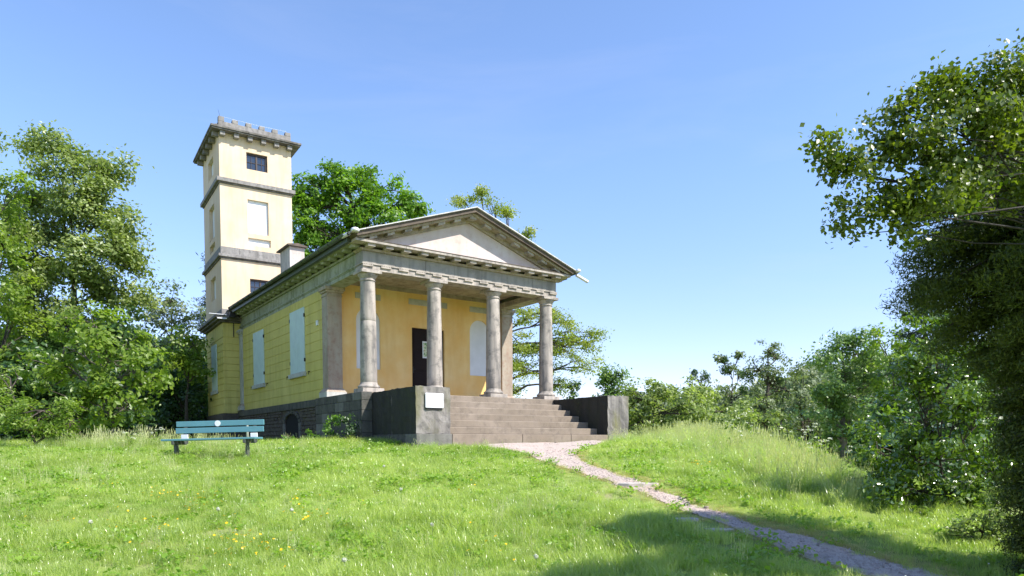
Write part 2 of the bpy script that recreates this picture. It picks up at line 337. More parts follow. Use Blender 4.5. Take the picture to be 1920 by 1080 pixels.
for k in range(9):                            # arch voussoirs
    a0, a1 = math.pi * k / 9 + .03, math.pi * (k + 1) / 9 - .03
    f = lambda a, s: (6.025 - (.775 + s) * math.cos(a), -.76 + (.34 + s * .75) * math.sin(a))
    pts = [f(a0, .01), f(a1, .01), f(a1, .2), f(a0, .2)]
    v = [(-.425, p[0], p[1]) for p in pts] + [(-.38, p[0], p[1]) for p in pts]
    MB().add(v, [(3, 2, 1, 0), (0, 1, 5, 4), (1, 2, 6, 5), (2, 3, 7, 6), (3, 0, 4, 7)]).build('arch_stone', M['ashlar'], house)
for (yy0, yy1) in ((5.03, 5.245), (6.805, 7.02)):
    for q in range(3): part('jamb_stone', bx(-.42, -.36, yy0, yy1, -1.65 + q * .3, -1.36 + q * .3), 'ashlar2', .01)

# steps: each tread a slab of its own
RH = .2132
SB = -3.25
for i in range(6):
    yf = -.42 - i * .455
    xb = .96; xe = W
    part('step', bx(.93, 6.79, yf, yf + .5, -(i + 1) * RH + .002, -i * RH - .001), 'step', .022)
cuts = [-.12, .98, 3.35, 5.2, 6.74, 7.70]
for i in range(5): part('step', bx(cuts[i] + .006, cuts[i + 1] - .006, SB, -2.6, -7 * RH - .35, -6 * RH), 'step' if 0 < i < 4 else 'ashlar2', .014)
def rough_block(x0, x1, y0, y1, z0, z1, name, m, sub=7, amp=.008, bev=.04):
    import bmesh
    bm = bmesh.new(); bmesh.ops.create_cube(bm, size=1)
    bmesh.ops.bevel(bm, geom=[e for e in bm.edges if e.verts[0].co.z > .4 and e.verts[1].co.z > .4], offset=.001, segments=1, affect='EDGES')
    for v in bm.verts: v.co = Vector(((x0 + x1) / 2 + v.co.x * (x1 - x0), (y0 + y1) / 2 + v.co.y * (y1 - y0), (z0 + z1) / 2 + v.co.z * (z1 - z0)))
    bmesh.ops.subdivide_edges(bm, edges=[e for e in bm.edges if e.calc_length() > .3], cuts=sub, use_grid_fill=True)
    for v in bm.verts: v.co += Vector(rng.normal(0, amp, 3))
    me = bpy.data.meshes.new(name); bm.to_mesh(me); bm.free(); me.materials.append(M[m]); me.materials.append(M['cheekshade'])
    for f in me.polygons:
        if f.normal.x < -.7: f.material_index = 1  # faces turned left, away from the sun, get the painted shade
    o = bpy.data.objects.new(name, me); col.objects.link(o); o.parent = house
    b = o.modifiers.new('bevel', 'BEVEL'); b.width = bev; b.segments = 3; b.limit_method = 'ANGLE'; b.angle_limit = .9
    return o
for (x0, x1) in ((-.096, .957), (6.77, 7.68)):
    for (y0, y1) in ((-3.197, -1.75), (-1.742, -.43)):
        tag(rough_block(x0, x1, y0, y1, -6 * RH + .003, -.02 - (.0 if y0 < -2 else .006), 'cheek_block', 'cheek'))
# lower fill under cheeks
part('cheek_footing', bx(-.11, .95, -2.6, -.43, -2.0, -6 * RH), 'ashlar'); part('cheek_footing', bx(6.78, 7.69, -2.6, -.43, -2.0, -6 * RH), 'ashlar')
pq = part('notice_plate', MB().box(.17, .715, -3.245, -3.225, -.585, -.195), 'white', .02); pq['label'] = 'blank white plate on the left step wall'
part('plate_bracket', bx(.2, .69, -3.226, -3.19, -.63, -.56), 'iron')

# columns
def column(x, joint):
    c = empty('column', (x, 0, 0)); c.parent = house
    MB().box(-.345, .345, -.345, .345, 0, .12).build('plinth', M['stone'], c, .012)
    MB().lathe([(.25, .12), (.315, .125), (.335, .16), (.33, .2), (.29, .215), (.285, .235), (.262, .25), (.26, .29), (.243, .31)], 0, 0).build('base_moulding', M['colstone'], c)
    def rad(z): u = (z - .3) / 3.05; return .252 - .038 * u ** 1.6
    def shaft(z0, z1): return MB().lathe([(rad(z0) - .006, z0)] + [(rad(z0 + .01 + (z1 - z0 - .02) * k / 10), z0 + .01 + (z1 - z0 - .02) * k / 10) for k in range(11)] + [(rad(z1) - .006, z1)], 0, 0, 32)
    if joint: shaft(.3, 2.13).build('shaft_drum', M['colstone'], c); shaft(2.132, 3.36).build('shaft_drum', M['colstone'], c)
    else: shaft(.3, 3.36).build('shaft', M['colstone'], c)
    MB().lathe([(.2, 3.3), (.235, 3.31), (.24, 3.33), (.222, 3.35), (.222, 3.385), (.235, 3.395), (.25, 3.42), (.28, 3.46), (.30, 3.50), (.29, 3.512)], 0, 0).build('capital', M['stone'], c)
    MB().box(-.325, .325, -.325, .325, 3.512, 3.598).build('abacus', M['stone'], c, .006)
    return c
for k in range(4): column(k * 2.256, k == 0)

# antae at the corners of the cella
def anta(x0, x1, y0, y1, mm, name='corner_pilaster', capm='stone'):
    a = empty(name, (0, 0, 0)); a.parent = house
    e = lambda o, z0, z1, n, m_, bev=.008: MB().box(x0 - o, x1 + o, y0 - o, y1 + o, z0, z1).build(n, M[m_], a, bev)
    e(0, .30, 3.30, 'shaft', mm)
    e(.10, 0, .17, 'plinth', 'sill'); 
    # sloped base
    v = [(x, y, z) for (o, z) in ((.10, .171), (.005, .30)) for (x, y) in ((x0 - o, y0 - o), (x1 + o, y0 - o), (x1 + o, y1 + o), (x0 - o, y1 + o))]
    MB().add(v, [(0, 1, 5, 4), (1, 2, 6, 5), (2, 3, 7, 6), (3, 0, 4, 7), (4, 5, 6, 7)]).build('base_moulding', M['antastone'], a)
    e(.02, 3.30, 3.34, 'neck_band', capm); e(.0, 3.34, 3.42, 'neck', capm); e(.045, 3.42, 3.49, 'capital', capm); e(.09, 3.49, 3.598, 'abacus', capm)
anta(-.318, .18, 2.49, 2.99, 'antastone', capm='cornice'); anta(6.59, 7.086, 2.49, 2.99, 'antastone')

# inner portico wall
PI_ = lambda u, d, z: (u, 2.75 + d, z)
ops = [(.78, 1.66, 1.03, 3.1, .44), (2.88, 4.2, 0, 2.6, 0), (5.3, 6.18, 1.03, 3.12, .44)]
part('portico_wall', wall_panel(PI_, .181, 6.589, 0, 3.8, ops, depth=.12), 'ochre')
for o_ in (ops[0], ops[2]):
    n = part('niche_panel', bx(o_[0] - .02, o_[1] + .02, 2.80, 2.83, o_[2] - .02, o_[3] + .01), 'niche')
for (a_, b_, c_, d_) in ((.76, 1.68, 3.39, 3.585), (2.76, 4.32, 3.40, 3.60), (5.3, 6.2, 3.40, 3.60)): part('lintel_panel', bx(a_, b_, 2.725, 2.77, c_, d_), 'sill', .006)
part('ceiling_band', bx(.181, 6.589, 2.66, 2.80, 3.801, 3.96), 'cornice')
part('ceiling', bx(E0, W - E0, E0, 2.66, 3.92, 3.96), 'cornice')
door = empty('door', (0, 0, 0)); door.parent = house
MB().box(2.885, 4.195, 2.83, 2.87, .005, 2.595).build('door_leaf', M['door'], door)
for ix in range(2):
    for (z0, z1) in ((.15, .55), (.62, 1.02), (1.1, 1.75), (1.83, 2.45)):
        xa = 2.98 + ix * .62; MB().box(xa, xa + .50, 2.812, 2.832, z0, z1).build('door_panel', M['door'], door, .008)
MB().box(2.93, 2.965, 2.80, 2.83, 1.0, 1.22).box(2.94, 3.03, 2.775, 2.795, 1.12, 1.14).build('handle', M['iron'], door)
m, t, p = newmat('poster_print')
c = mixc(t, ramp(t, noise(t, 14, 4), .42, .5), (.10, .25, .06), (.55, .6, .4)); c = mixc(t, ramp(t, noise(t, 9, 3), .55, .62), c, (.6, .12, .06)); t.links.new(c, p.inputs['Base Color']); M['poster'] = m
MB().box(3.33, 3.75, 2.803, 2.811, 1.55, 2.15).build('poster', M['white'], door)
MB().box(3.365, 3.715, 2.800, 2.8035, 1.6, 2.1).build('poster_picture', M['poster'], door)

# entablature: front beam, left flank, right flank
part('architrave', bx(-E0, W + E0, -E0, E0, 3.6, 3.72), 'stone', .006)
part('architrave', bx(-E0, E0, E0 + .003, YB, 3.6, 3.72), 'greenstone', .006)
part('architrave', bx(W - E0, W + E0, E0 + .003, YB, 3.6, 3.72), 'stone', .006)
part('taenia', bx(-E0 - .03, W + E0 + .03, -E0 - .03, E0, 3.765, 3.80), 'stone', .004)
part('taenia', bx(-E0 - .045, E0, E0, YB, 3.75, 3.80), 'greenstone', .004)
part('architrave_band', bx(-E0 + .002, W + E0 - .002, -E0 + .002, E0, 3.721, 3.764), 'frieze'); part('architrave_band', bx(-E0 - .02, E0, E0, YB, 3.721, 3.749), 'greenstone')
part('taenia', bx(W - E0, W + E0 + .045, E0, YB, 3.721, 3.80), 'stone', .004)
nF = 7; wF = (W + 2 * E0) / nF
for k in range(nF): part('frieze_panel', bx(-E0 + k * wF + .003, -E0 + (k + 1) * wF - .003, -E0 + .004 * (k % 2), E0 - .02, 3.801, 4.145), 'frieze', .004)
nS = 22; wS = (YB - E0) / nS
for k in range(nS): part('frieze_panel', bx(-E0 + .003 * (k % 2), E0 - .02, E0 + k * wS + .004, E0 + (k + 1) * wS - .004, 3.801, 4.145), 'greenstone', .004)
part('frieze_panel', bx(W - .02, W + E0, E0, YB, 3.801, 4.145), 'frieze')
part('bed_moulding', MB().prism([(-E0 - .02, 4.146), (W + E0 + .02, 4.146), (W + E0 + .09, 4.214), (-E0 - .09, 4.214)], -E0 - .07, E0), 'cornice')
part('bed_moulding', bx(-E0 - .07, E0, E0, YB, 4.146, 4.214), 'greenstone'); part('bed_moulding', bx(W - E0, W + E0 + .07, E0, YB, 4.146, 4.214), 'cornice')
sp = (W + 2 * E0 - .3) / 12
for k in range(13):
    xc = -E0 + .15 + k * sp
    part('modillion', bx(xc - .12, xc + .12, -.575, -E0 - .05, 4.2145, 4.2965), 'stone', .006)
    mb = bx(xc - .165, xc + .165, -E0 - .045, -E0 + .003, 3.70, 3.742)
    for q in range(6): mb.box(xc - .15 + q * .054, xc - .12 + q * .054, -E0 - .04, -E0 + .003, 3.743, 3.764)
    part('regula', mb, 'white' if 0 else 'stone')
y = -.1
k = 0
while y < YB - .2:
    part('modillion', bx(-.575, -E0 - .072, y - .12, y + .12, 4.2145, 4.2965), 'greenstone', .006); part('modillion', bx(W + E0 + .072, W + .575, y - .12, y + .12, 4.2145, 4.2965), 'stone')
    y += sp; k += 1
for k in range(5):
    xa, xb = -.632 + k * 1.6066, -.632 + (k + 1) * 1.6066
    part('cornice_slab', bx(xa + .003, xb - .003, -.632, 0, 4.297, 4.375), 'stone', .008)
part('cornice_lead', bx(-.64, W + .64, -.645, -.2, 4.376, 4.392), 'sima')
for k in range(8):
    ya, yb = 0.003 + k * (YB / 8), (k + 1) * (YB / 8) - .003
    part('cornice_slab', bx(-.632, .2, ya, yb, 4.297, 4.375), 'greenstone', .008); part('cornice_slab', bx(W - .2, W + .632, ya, yb, 4.297, 4.375), 'stone', .008)

# pediment
SL = .348; ZR = 5.94; XM = W / 2
zt_ = lambda x: ZR - SL * abs(x - XM)
def chev(o1, o2, y0, y1, name, m, xin=-.75, zmin=4.393, bev=0):
    half = XM - xin
    for sgn in (-1, 1):
        # clip against the cornice top
        xo = min(half, (ZR - o2 - zmin) / SL); xo1 = min(half, (ZR - o1 - zmin) / SL)
        pts = [(XM, ZR - o2), (XM + sgn * xo, ZR - o2 - SL * xo), (XM + sgn * xo1, ZR - o1 - SL * xo1), (XM, ZR - o1)]
        if sgn > 0: pts = pts[::-1]
        part(name, MB().prism(pts, y0, y1), m, bev)
part('tympanum', MB().prism([(-.1, 4.393), (W + .1, 4.393), (XM, ZR - .33)], -.255, -.05), 'tymp')
chev(.22, .375, -.33, -.2, 'raking_bed_moulding', 'cornice')
chev(.15, .222, -.64, -.2, 'raking_cornice', 'cornice', bev=.005)
chev(.035, .152, -.76, -.2, 'raking_cyma', 'sima')
for sgn in (-1, 1):
    for k in range(1, 7):
        xc = XM + sgn * k * sp * .985
        z0 = lambda x: zt_(x) - .305; z1 = lambda x: zt_(x) - .2215
        part('modillion', MB().prism([(xc - .12, z0(xc - .12)), (xc + .12, z0(xc + .12)), (xc + .12, z1(xc + .12)), (xc - .12, z1(xc - .12))], -.58, -.31), 'stone', .005)
part('modillion', MB().prism([(XM - .13, ZR - .33), (XM + .13, ZR - .33), (XM + .13, ZR - .26), (XM, ZR - .2225), (XM - .13, ZR - .26)], -.58, -.31), 'stone')
for sgn in (-1, 1):
    roof = part('roof_slope', MB().prism([(XM, ZR), (XM + sgn * 4.22, ZR - SL * 4.22), (XM + sgn * 4.22, ZR - .034 - SL * 4.22), (XM, ZR - .034)][::sgn], -.80, YB), 'slate')
    # standing seams
    mb = MB()
    for k in range(27):
        yk = -.55 + k * .52
        pts = [(XM, ZR + .03), (XM + sgn * 4.2, ZR + .03 - SL * 4.2), (XM + sgn * 4.2, ZR - SL * 4.2), (XM, ZR)][::sgn]
        mb.prism(pts, yk, yk + .02)
    mb.build('roof_seam', M['slate'], roof)
    for k in range(9):
        xa, xb = XM + sgn * 4.24 * k / 9, XM + sgn * (4.24 * (k + 1) / 9 - .006); q = random.uniform(-.005, .006); dz = lambda x: -SL * abs(x - XM)
        part('verge_strip', MB().prism([(xa, ZR + .008 + q + dz(xa)), (xb, ZR + .008 + q + random.uniform(-.004, .004) + dz(xb)), (xb, ZR - .022 + dz(xb)), (xa, ZR - .022 + dz(xa))][::sgn], -.83 + random.uniform(-.006, .006), -.803), 'verge')
# gutters
def gutter(x, y0, y1, z, r=.085):
    g_ = empty('gutter', (0, 0, 0)); g_.parent = house
    n = 10; vs = []; fs = []
    for yv in (y0, y1):
        for rr in (r, r - .012):
            vs += [(x + rr * math.cos(math.pi + math.pi * k / n), yv, z + rr * math.sin(math.pi + math.pi * k / n)) for k in range(n + 1)]
    q = n + 1
    for k in range(n): fs += [(k, k + 1, 2 * q + k + 1, 2 * q + k), (q + k + 1, q + k, 3 * q + k, 3 * q + k + 1), (k + 1, k, q + k, q + k + 1), (2 * q + k, 2 * q + k + 1, 3 * q + k + 1, 3 * q + k)]
    MB().add(vs, fs, True).build('gutter_channel', M['gutter'], g_)
    yk = y0 + .4
    while yk < y1:
        MB().tube([(x + (r + .006) * math.cos(math.pi + math.pi * k / 8), yk, z + (r + .006) * math.sin(math.pi + math.pi * k / 8)) for k in range(9)], [.008] * 9, 5).build('gutter_bracket', M['iron'], g_); yk += .8
    return g_
gutter(-.83, -.35, 12.9, 4.50); gutter(W + .83, -.7, 12.9, 4.5)
part('eave_fascia', bx(-.75, -.634, -.3, 12.9, 4.30, 4.47), 'gutter'); part('eave_fascia', bx(W + .634, W + .74, -.3, 12.9, 4.30, 4.47), 'gutter')
for xg in (-.83, W + .83):
    part('gutter_spout', MB().tube([(xg, -.1, 4.47), (xg, -.6, 4.44)] if xg < 0 else [(xg - .1, -.8, 4.36), (xg + .38, -.86, 4.17)], [.055, .055], 12), 'zinc')
part('corner_tile', MB().lathe([(.0, 4.60), (.1, 4.56), (.13, 4.51), (.11, 4.46)], -.72, -.82, 10), 'zinc', 0)
part('corner_tile', MB().lathe([(.0, 4.58), (.08, 4.54), (.1, 4.49), (.08, 4.46)], W + .78, -.85, 10), 'zinc', 0)
# lightning rod bits and chimney
ch = empty('chimney', (0, 0, 0)); ch.parent = house
MB().box(-.05, .52, 7, 8.15, 4.5, 5.97).build('chimney_stack', M['chim'], ch, .01)
MB().prism([(-.16, 5.975), (.60, 5.975), (.60, 6.02), (.235, 6.09), (-.16, 6.02)], 6.88, 8.3).build('chimney_cap', M['sima'], ch)

# side wall: plaster courses
def course(y0, y1, z0, z1, x=-.30): part('wall_course', bx(x, x + .12, y0, y1, z0 + .013, z1 - .013), 'yellow', .006)
part('side_wall', bx(-.285, -.05, 3.0, YB, -.03, 3.6), 'yellow')
part('side_wall', bx(W + .05, W + .285, 3.0, YB, -.03, 3.6), 'yellow')
part('rear_wall', bx(-.28, W + .28, YB, YB + .2, -.5, 5.0), 'yellow')
NC = 11; hc = 3.62 / NC
sh = [(4.72, 6.27, 1.03, 3.29), (9.65, 11.16, .98, 3.18)]
for i in range(NC):
    z0 = -.03 + i * hc; z1 = z0 + hc
    if i == NC - 1:
        # fan of voussoirs over each shutter
        segs = [2.995]
        for s in sh: segs += list(np.linspace(s[0] - .15, s[1] + .15, 6))
        segs += [12.93]; segs = sorted(segs)
        for a_, b_ in zip(segs[:-1], segs[1:]): course(a_ + .005, b_ - .005, z0, 3.597)
    else: course(2.995, 12.93, z0, z1)
for (y0, y1, z0, z1) in sh:
    s = empty('window_shutter', (0, 0, 0)); s.parent = house
    ym = (y0 + y1) / 2
    MB().box(-.335, -.301, y0, ym - .004, z0, z1).build('shutter_leaf', M['shutter'], s, .004); MB().box(-.335, -.301, ym + .004, y1, z0, z1).build('shutter_leaf', M['shutter'], s, .004)
    for zz in (z0 + .35, z1 - .35):
        for yy in (y0 - .02, y1 + .0): MB().box(-.35, -.30, yy, yy + .03, zz, zz + .12).build('hinge', M['iron'], s)
    MB().box(-.40, -.301, y0 - .08, y1 + .08, z0 - .16, z0 - .005).build('sill', M['sill'], s, .006)
    for yy in (y0 - .45, y1 + .35): part('shutter_hook', MB().box(-.36, -.30, yy, yy + .05, z0 - .06, z0 - .03).box(-.36, -.345, yy + .01, yy + .03, z0 - .15, z0 - .03), 'iron')
part('wall_lamp', bx(-.36, -.30, 3.35, 3.47, 2.45, 2.62), 'white', .01)
anta(-.345, -.1, 12.94, 13.36, 'sill', 'rear_pilaster', 'sill')

# ------------------------------------------------------------------ tower
TX, TY, TA, TW, TD = -1.007, 13.50, -.0438, 3.165, 4.066
ca, sa = math.cos(TA), math.sin(TA)
def T(i, j, z): return (TX + i * ca - j * sa, TY + i * sa + j * ca, z)
Tf = lambda u, d, z: T(u, d, z)                # front face
Tl = lambda u, d, z: T(d, u, z)                # left face
def tb(x0, x1, y0, y1, z0, z1): return MB().box(x0, x1, y0, y1, z0, z1, T=T)
wi0, wi1 = .365 * TW, .655 * TW
wops = [(wi0, wi1 + .01, 10.93, 11.68, 0), (wi0 + .02, wi1 + .02, 8.08, 9.58, 0), (wi0 + .02, wi1 + .1, 7.54, 7.86, 0), (wi0 + .06, wi1 + .1, 5.40, 6.02, 0)]
lo, hi = .345 * TD, .66 * TD
wl = [(lo, hi, 10.9, 11.75, 0), (lo, hi, 8.08, 9.6, 0), (lo, hi, 7.5, 7.86, 0), (lo, hi, 5.25, 6.3, 0)]
part('tower_wall', wall_panel(Tf, 0, TW, 4.2, 12.3, wops, depth=.17), 'pale')
o = part('tower_wall', wall_panel(lambda u, d, z: T(d, TD - u, z), 0, TD, 4.2, 12.3, [(TD - b_, TD - a_, c_, d_, r_) for (a_, b_, c_, d_, r_) in wl], depth=.22), 'pale')
part('tower_wall', tb(.02, TW - .0, TD - .2, TD, 4.2, 12.3), 'pale'); part('tower_wall', tb(TW - .2, TW, .01, TD - .21, 4.2, 12.3), 'pale')
part('tower_core', tb(.24, TW - .21, .24, TD - .21, 4.2, 12.25), 'void')
part('blind_window_panel', tb(wi0 - .02, wi1 + .05, .12, .15, 8.05, 9.61), 'white'); part('blind_window_panel', tb(wi0 - .02, wi1 + .13, .12, .15, 7.5, 7.9), 'white')
for (a_, b_, c_, d_, r_) in wl: part('blind_window_panel', tb(.16, .19, a_ - .02, b_ + .02, c_ - .02, d_ + .02), 'white')
for (a_, b_, c_, d_, r_) in (wops[0], wops[3]):
    wn = empty('window', (0, 0, 0)); wn.parent = house
    fr = MB()
    fr.box(a_, b_, .10, .16, c_, c_ + .04, T=T).box(a_, b_, .10, .16, d_ - .08, d_, T=T).box(a_, a_ + .05, .101, .159, c_, d_, T=T).box(b_ - .08, b_, .101, .159, c_, d_, T=T)
    mid = (a_ + b_) / 2; fr.box(mid - .035, mid + .035, .095, .158, c_, d_, T=T)
    fr.build('frame', M['brown'], wn)
    bars = MB()
    for xx in ((a_ + mid) / 2, (b_ + mid) / 2): bars.box(xx - .008, xx + .008, .115, .14, c_, d_, T=T)
    bars.box(a_, b_, .114, .139, (c_ + d_) / 2 - .03, (c_ + d_) / 2 - .014, T=T); bars.build('glazing_bar', M['brown'], wn)
    for (x0, x1) in ((a_ + .05, mid - .035), (mid + .035, b_ - .08)): MB().box(x0, x1, .145, .15, c_, d_, T=T).build('pane', M['glass'], wn)
# ground storey: banded courses around the left and front return
part('tower_base_wall', tb(.03, TW, .03, TD, -2, 4.0), 'yellow')
zg = [-.12] + [.29 + .30 * k for k in range(11)] + [3.93]
tsh = (.36 * TD, .66 * TD, 1.0, 3.15)
for a_, b_ in zip(zg[:-1], zg[1:]):
    part('wall_course', tb(0, .1, 0, TD, a_ + .012, b_ - .012), 'yellow', .005); part('wall_course', tb(.102, 1.2, 0, .1, a_ + .012, b_ - .012), 'yellow', .005)
part('tower_plinth', tb(-.07, TW, -.06, TD + .07, -2, -.13), 'rubble', .01)
s = empty('window_shutter', (0, 0, 0)); s.parent = house
tm = (tsh[0] + tsh[1]) / 2
MB().box(-.035, -.001, tsh[0], tm - .004, tsh[2], tsh[3], T=T).build('shutter_leaf', M['shutter'], s); MB().box(-.035, -.001, tm + .004, tsh[1], tsh[2], tsh[3], T=T).build('shutter_leaf', M['shutter'], s)
MB().box(-.1, -.001, tsh[0] - .08, tsh[1] + .08, tsh[2] - .16, tsh[2] - .005, T=T).build('sill', M['sill'], s, .005)
# cornices and string courses
def ring(o_, z0, z1, name, m, bev=.01, pieces=0):
    if not pieces: part(name, tb(-o_, TW + o_, -o_, TD + o_, z0, z1), m, bev); return
    n = pieces; L_ = TW + 2 * o_
    for k in range(n): part(name, tb(-o_ + k * L_ / n + .002, -o_ + (k + 1) * L_ / n - .002, -o_, .3, z0, z1), m, bev)
    part(name, tb(-o_, TW + o_, .302, TD + o_, z0, z1), m, bev)
ring(.12, 3.94, 4.02, 'cornice_bed', 'darkstone'); ring(.26, 4.021, 4.10, 'cornice_bed', 'darkstone')
ring(.36, 4.101, 4.20, 'storey_cornice', 'darkstone'); ring(.03, 4.201, 4.54, 'parapet_course', 'greycourse', pieces=3)
ring(.05, 6.78, 6.85, 'string_course_bed', 'darkstone'); ring(.13, 6.851, 6.97, 'string_course', 'greycourse', pieces=3); ring(.03, 6.971, 7.31, 'string_course_block', 'greycourse', pieces=4)
ring(.05, 10.08, 10.15, 'string_course_bed', 'darkstone'); ring(.14, 10.151, 10.32, 'string_course', 'greycourse', pieces=4)
ring(.20, 12.45, 12.50, 'top_cornice_bed', 'darkstone') if 0 else None
ring(.35, 12.30, 12.36, 'top_cornice', 'darkstone'); ring(.39, 12.361, 12.45, 'top_cornice', 'darkstone', pieces=5)
for k in range(6):
    xc = .12 + k * (TW - .24) / 5; part('modillion', tb(xc - .105, xc + .105, -.26, -.001, 12.11, 12.298), 'greycourse', .01)
    yc = .12 + k * (TD - .24) / 5; part('modillion', tb(-.26, -.001, yc - .105, yc + .105, 12.11, 12.298), 'greycourse', .01)
for (a0, a1, b0, b1) in ((0, TW, 0, .22), (0, .22, .222, TD), (TW - .22, TW, .222, TD), (.222, TW - .222, TD - .22, TD)): part('parapet', tb(a0, a1, b0, b1, 12.451, 12.80), 'greycourse', .01)
for k in range(6):
    xc = .127 + k * (TW - .254) / 5
    for yy in (0, TD - .22): part('merlon', tb(xc - .125, xc + .125, yy, yy + .22, 12.801, 12.97 + (.04 if k == 0 and yy == 0 else 0)), 'greycourse', .012)
for k in range(1, 5):
    yc = .11 + k * (TD - .22) / 5
    for xx in (0, TW - .22): part('merlon', tb(xx, xx + .22, yc - .11, yc + .11, 12.801, 12.97), 'greycourse', .012)
part('lightning_rod', MB().tube([T(.1, .1, 12.95), T(0, .05, 13.32)], [.008, .004], 5), 'iron'); part('lightning_wire', MB().tube([T(.1, .1, 13.04), T(1.6, .1, 13.01), T(3.0, .1, 13.04)], [.005] * 3, 4), 'zinc')
# lead bits at the junction with the eaves
part('flashing', MB().box(-.62, .10, -.42, -.30, 4.205, 4.23, T=T), 'zinc'); part('flashing', MB().box(-.3, .1, -.45, -.44, 4.02, 4.07, T=T), 'zinc')
part('rain_hopper', MB().box(.20, .42, -.62, -.37, 4.1, 4.35, T=T), 'iron')
part('downpipe', MB().tube([T(.45, -.05, 4.0), T(.45, -.05, 3.3)], [.02, .02], 6), 'iron')

# ------------------------------------------------------------------ bench
bL, bD = (406 - 960) / FPX * 16.0, 16.0
bxx, byy = XY(bL, bD); bz = float(terr(bxx, byy))
bench = tag(empty('park_bench', (float(bxx), float(byy), -1.87), -math.radians(38.5)), 'blue slatted park bench with a white round disc on its back', 'bench')
bench.rotation_euler[1] = -math.radians(1.2)
def slat(x0, x1, y0, y1, z0, z1, name, m='bench'): return MB().box(x0, x1, y0, y1, z0, z1).build(name, M[m], bench, .008)
for k in range(3): slat(-1.09, 1.07, -.36 + k * .155, -.225 + k * .155, .425, .47, 'seat_slat')
for (zz, dy) in ((.60, 0), (.755, .035)):
    v = MB().box(-1.04, 1.04, .20 + dy, .235 + dy, zz, zz + .125); v.build('back_slat', M['bench'], bench, .008)
for xx in (-.82, .82):
    MB().box(xx - .032, xx + .032, -.26, -.14, -.2, .34).box(xx - .032, xx + .032, -.36, .22, .34, .424).build('leg', M['leg'], bench, .01)
    MB().prism([(xx - .035, .36), (xx + .035, .36), (xx + .035, .86), (xx - .035, .86)], .238, .275).build('back_support', M['leg'], bench, .005)
    MB().box(xx - .08, xx + .08, .17, .20, .475, .575).build('bracket', M['white'], bench, .005)
d = MB(); d.lathe([(.068, 0), (.068, .008)], 0, 0, 24); o = d.build('disc_sticker', M['white'], bench); o.location = (-.05, .2345, .815); o.rotation_euler = (math.radians(90), 0, 0)

# ------------------------------------------------------------------ trees
def leaves(C, size, normal_up=.5, jitter=.35, elong=1.7, fold=.25, outward=None, droop=0):
    """a kite of two folded triangles per leaf"""
    n = len(C); N = rng.normal(0, 1, (n, 3)); N /= np.linalg.norm(N, axis=1)[:, None]
    N += np.array([0, 0, normal_up])
    if outward is not None: N += outward * 1.1
    N /= np.linalg.norm(N, axis=1)[:, None]
    A = rng.normal(0, 1, (n, 3)); A[:, 2] -= droop; A -= (A * N).sum(1)[:, None] * N; A /= np.linalg.norm(A, axis=1)[:, None] + 1e-9
    B = np.cross(N, A); s = size * rng.uniform(1 - jitter, 1 + jitter, (n, 1))
    L = s * .5; Wd = s * .5 / elong
    V = np.stack([C - A * L, C + B * Wd + N * fold * Wd - A * L * .1, C + A * L, C - B * Wd + N * fold * Wd - A * L * .1], 1)
    return V
def lobe_clusters(lobes, cl, per_area, flat=.75, fill=.35, sub=.36):
    """boughs: every lobe carries many smaller rounded boughs whose outer faces hold the leaf clusters, with gaps between them"""
    Cs = []; Os = []
    for (c, r) in lobes:
        r = np.asarray(r, float); area = 4 * math.pi * ((r[0] * r[1]) ** 1.6 / 3 + (r[0] * r[2]) ** 1.6 / 3 + (r[1] * r[2]) ** 1.6 / 3) ** (1 / 1.6)
        n = max(6, int(area * per_area * 1.5)); nb = max(5, int(rng.integers(11, 17) * (.36 / sub) ** 2))
        v = rng.normal(0, 1, (nb, 3)); v /= np.linalg.norm(v, axis=1)[:, None]; v[:, 2] = v[:, 2] * .9 + .12
        rb = sub * rng.uniform(.65, 1.3, nb); bc = v * rng.uniform(.55, .95, nb)[:, None]
        which = rng.integers(0, nb, n); u = rng.normal(0, 1, (n, 3)) + v[which] * .75 + np.array([0, 0, .45]); u /= np.linalg.norm(u, axis=1)[:, None]
        rad = np.where(rng.random(n) < fill, rng.uniform(.15, .8, n), rng.uniform(.8, 1.08, n))
        p = bc[which] + u * rb[which][:, None] * rad[:, None]
        Cs.append(c + p * r); o = u + v[which] * .3; Os.append(o / (np.linalg.norm(o, axis=1)[:, None] + 1e-9))
    return np.concatenate(Cs), np.concatenate(Os)
def curve(p0, p1, n=7, wig=.06, sag=0.):
    p0 = np.asarray(p0, float); p1 = np.asarray(p1, float); t_ = np.linspace(0, 1, n)[:, None]; L = np.linalg.norm(p1 - p0)
    P = p0 * (1 - t_) + p1 * t_; off = rng.normal(0, wig * L, (n, 3)); off[0] = off[-1] = 0
    off = (off + np.roll(off, 1, 0) + np.roll(off, -1, 0)) / 3 * np.sin(np.pi * t_); P = P + off; P[:, 2] += (np.sin(np.pi * t_[:, 0]) * sag * L); return P
DENS = 1.75
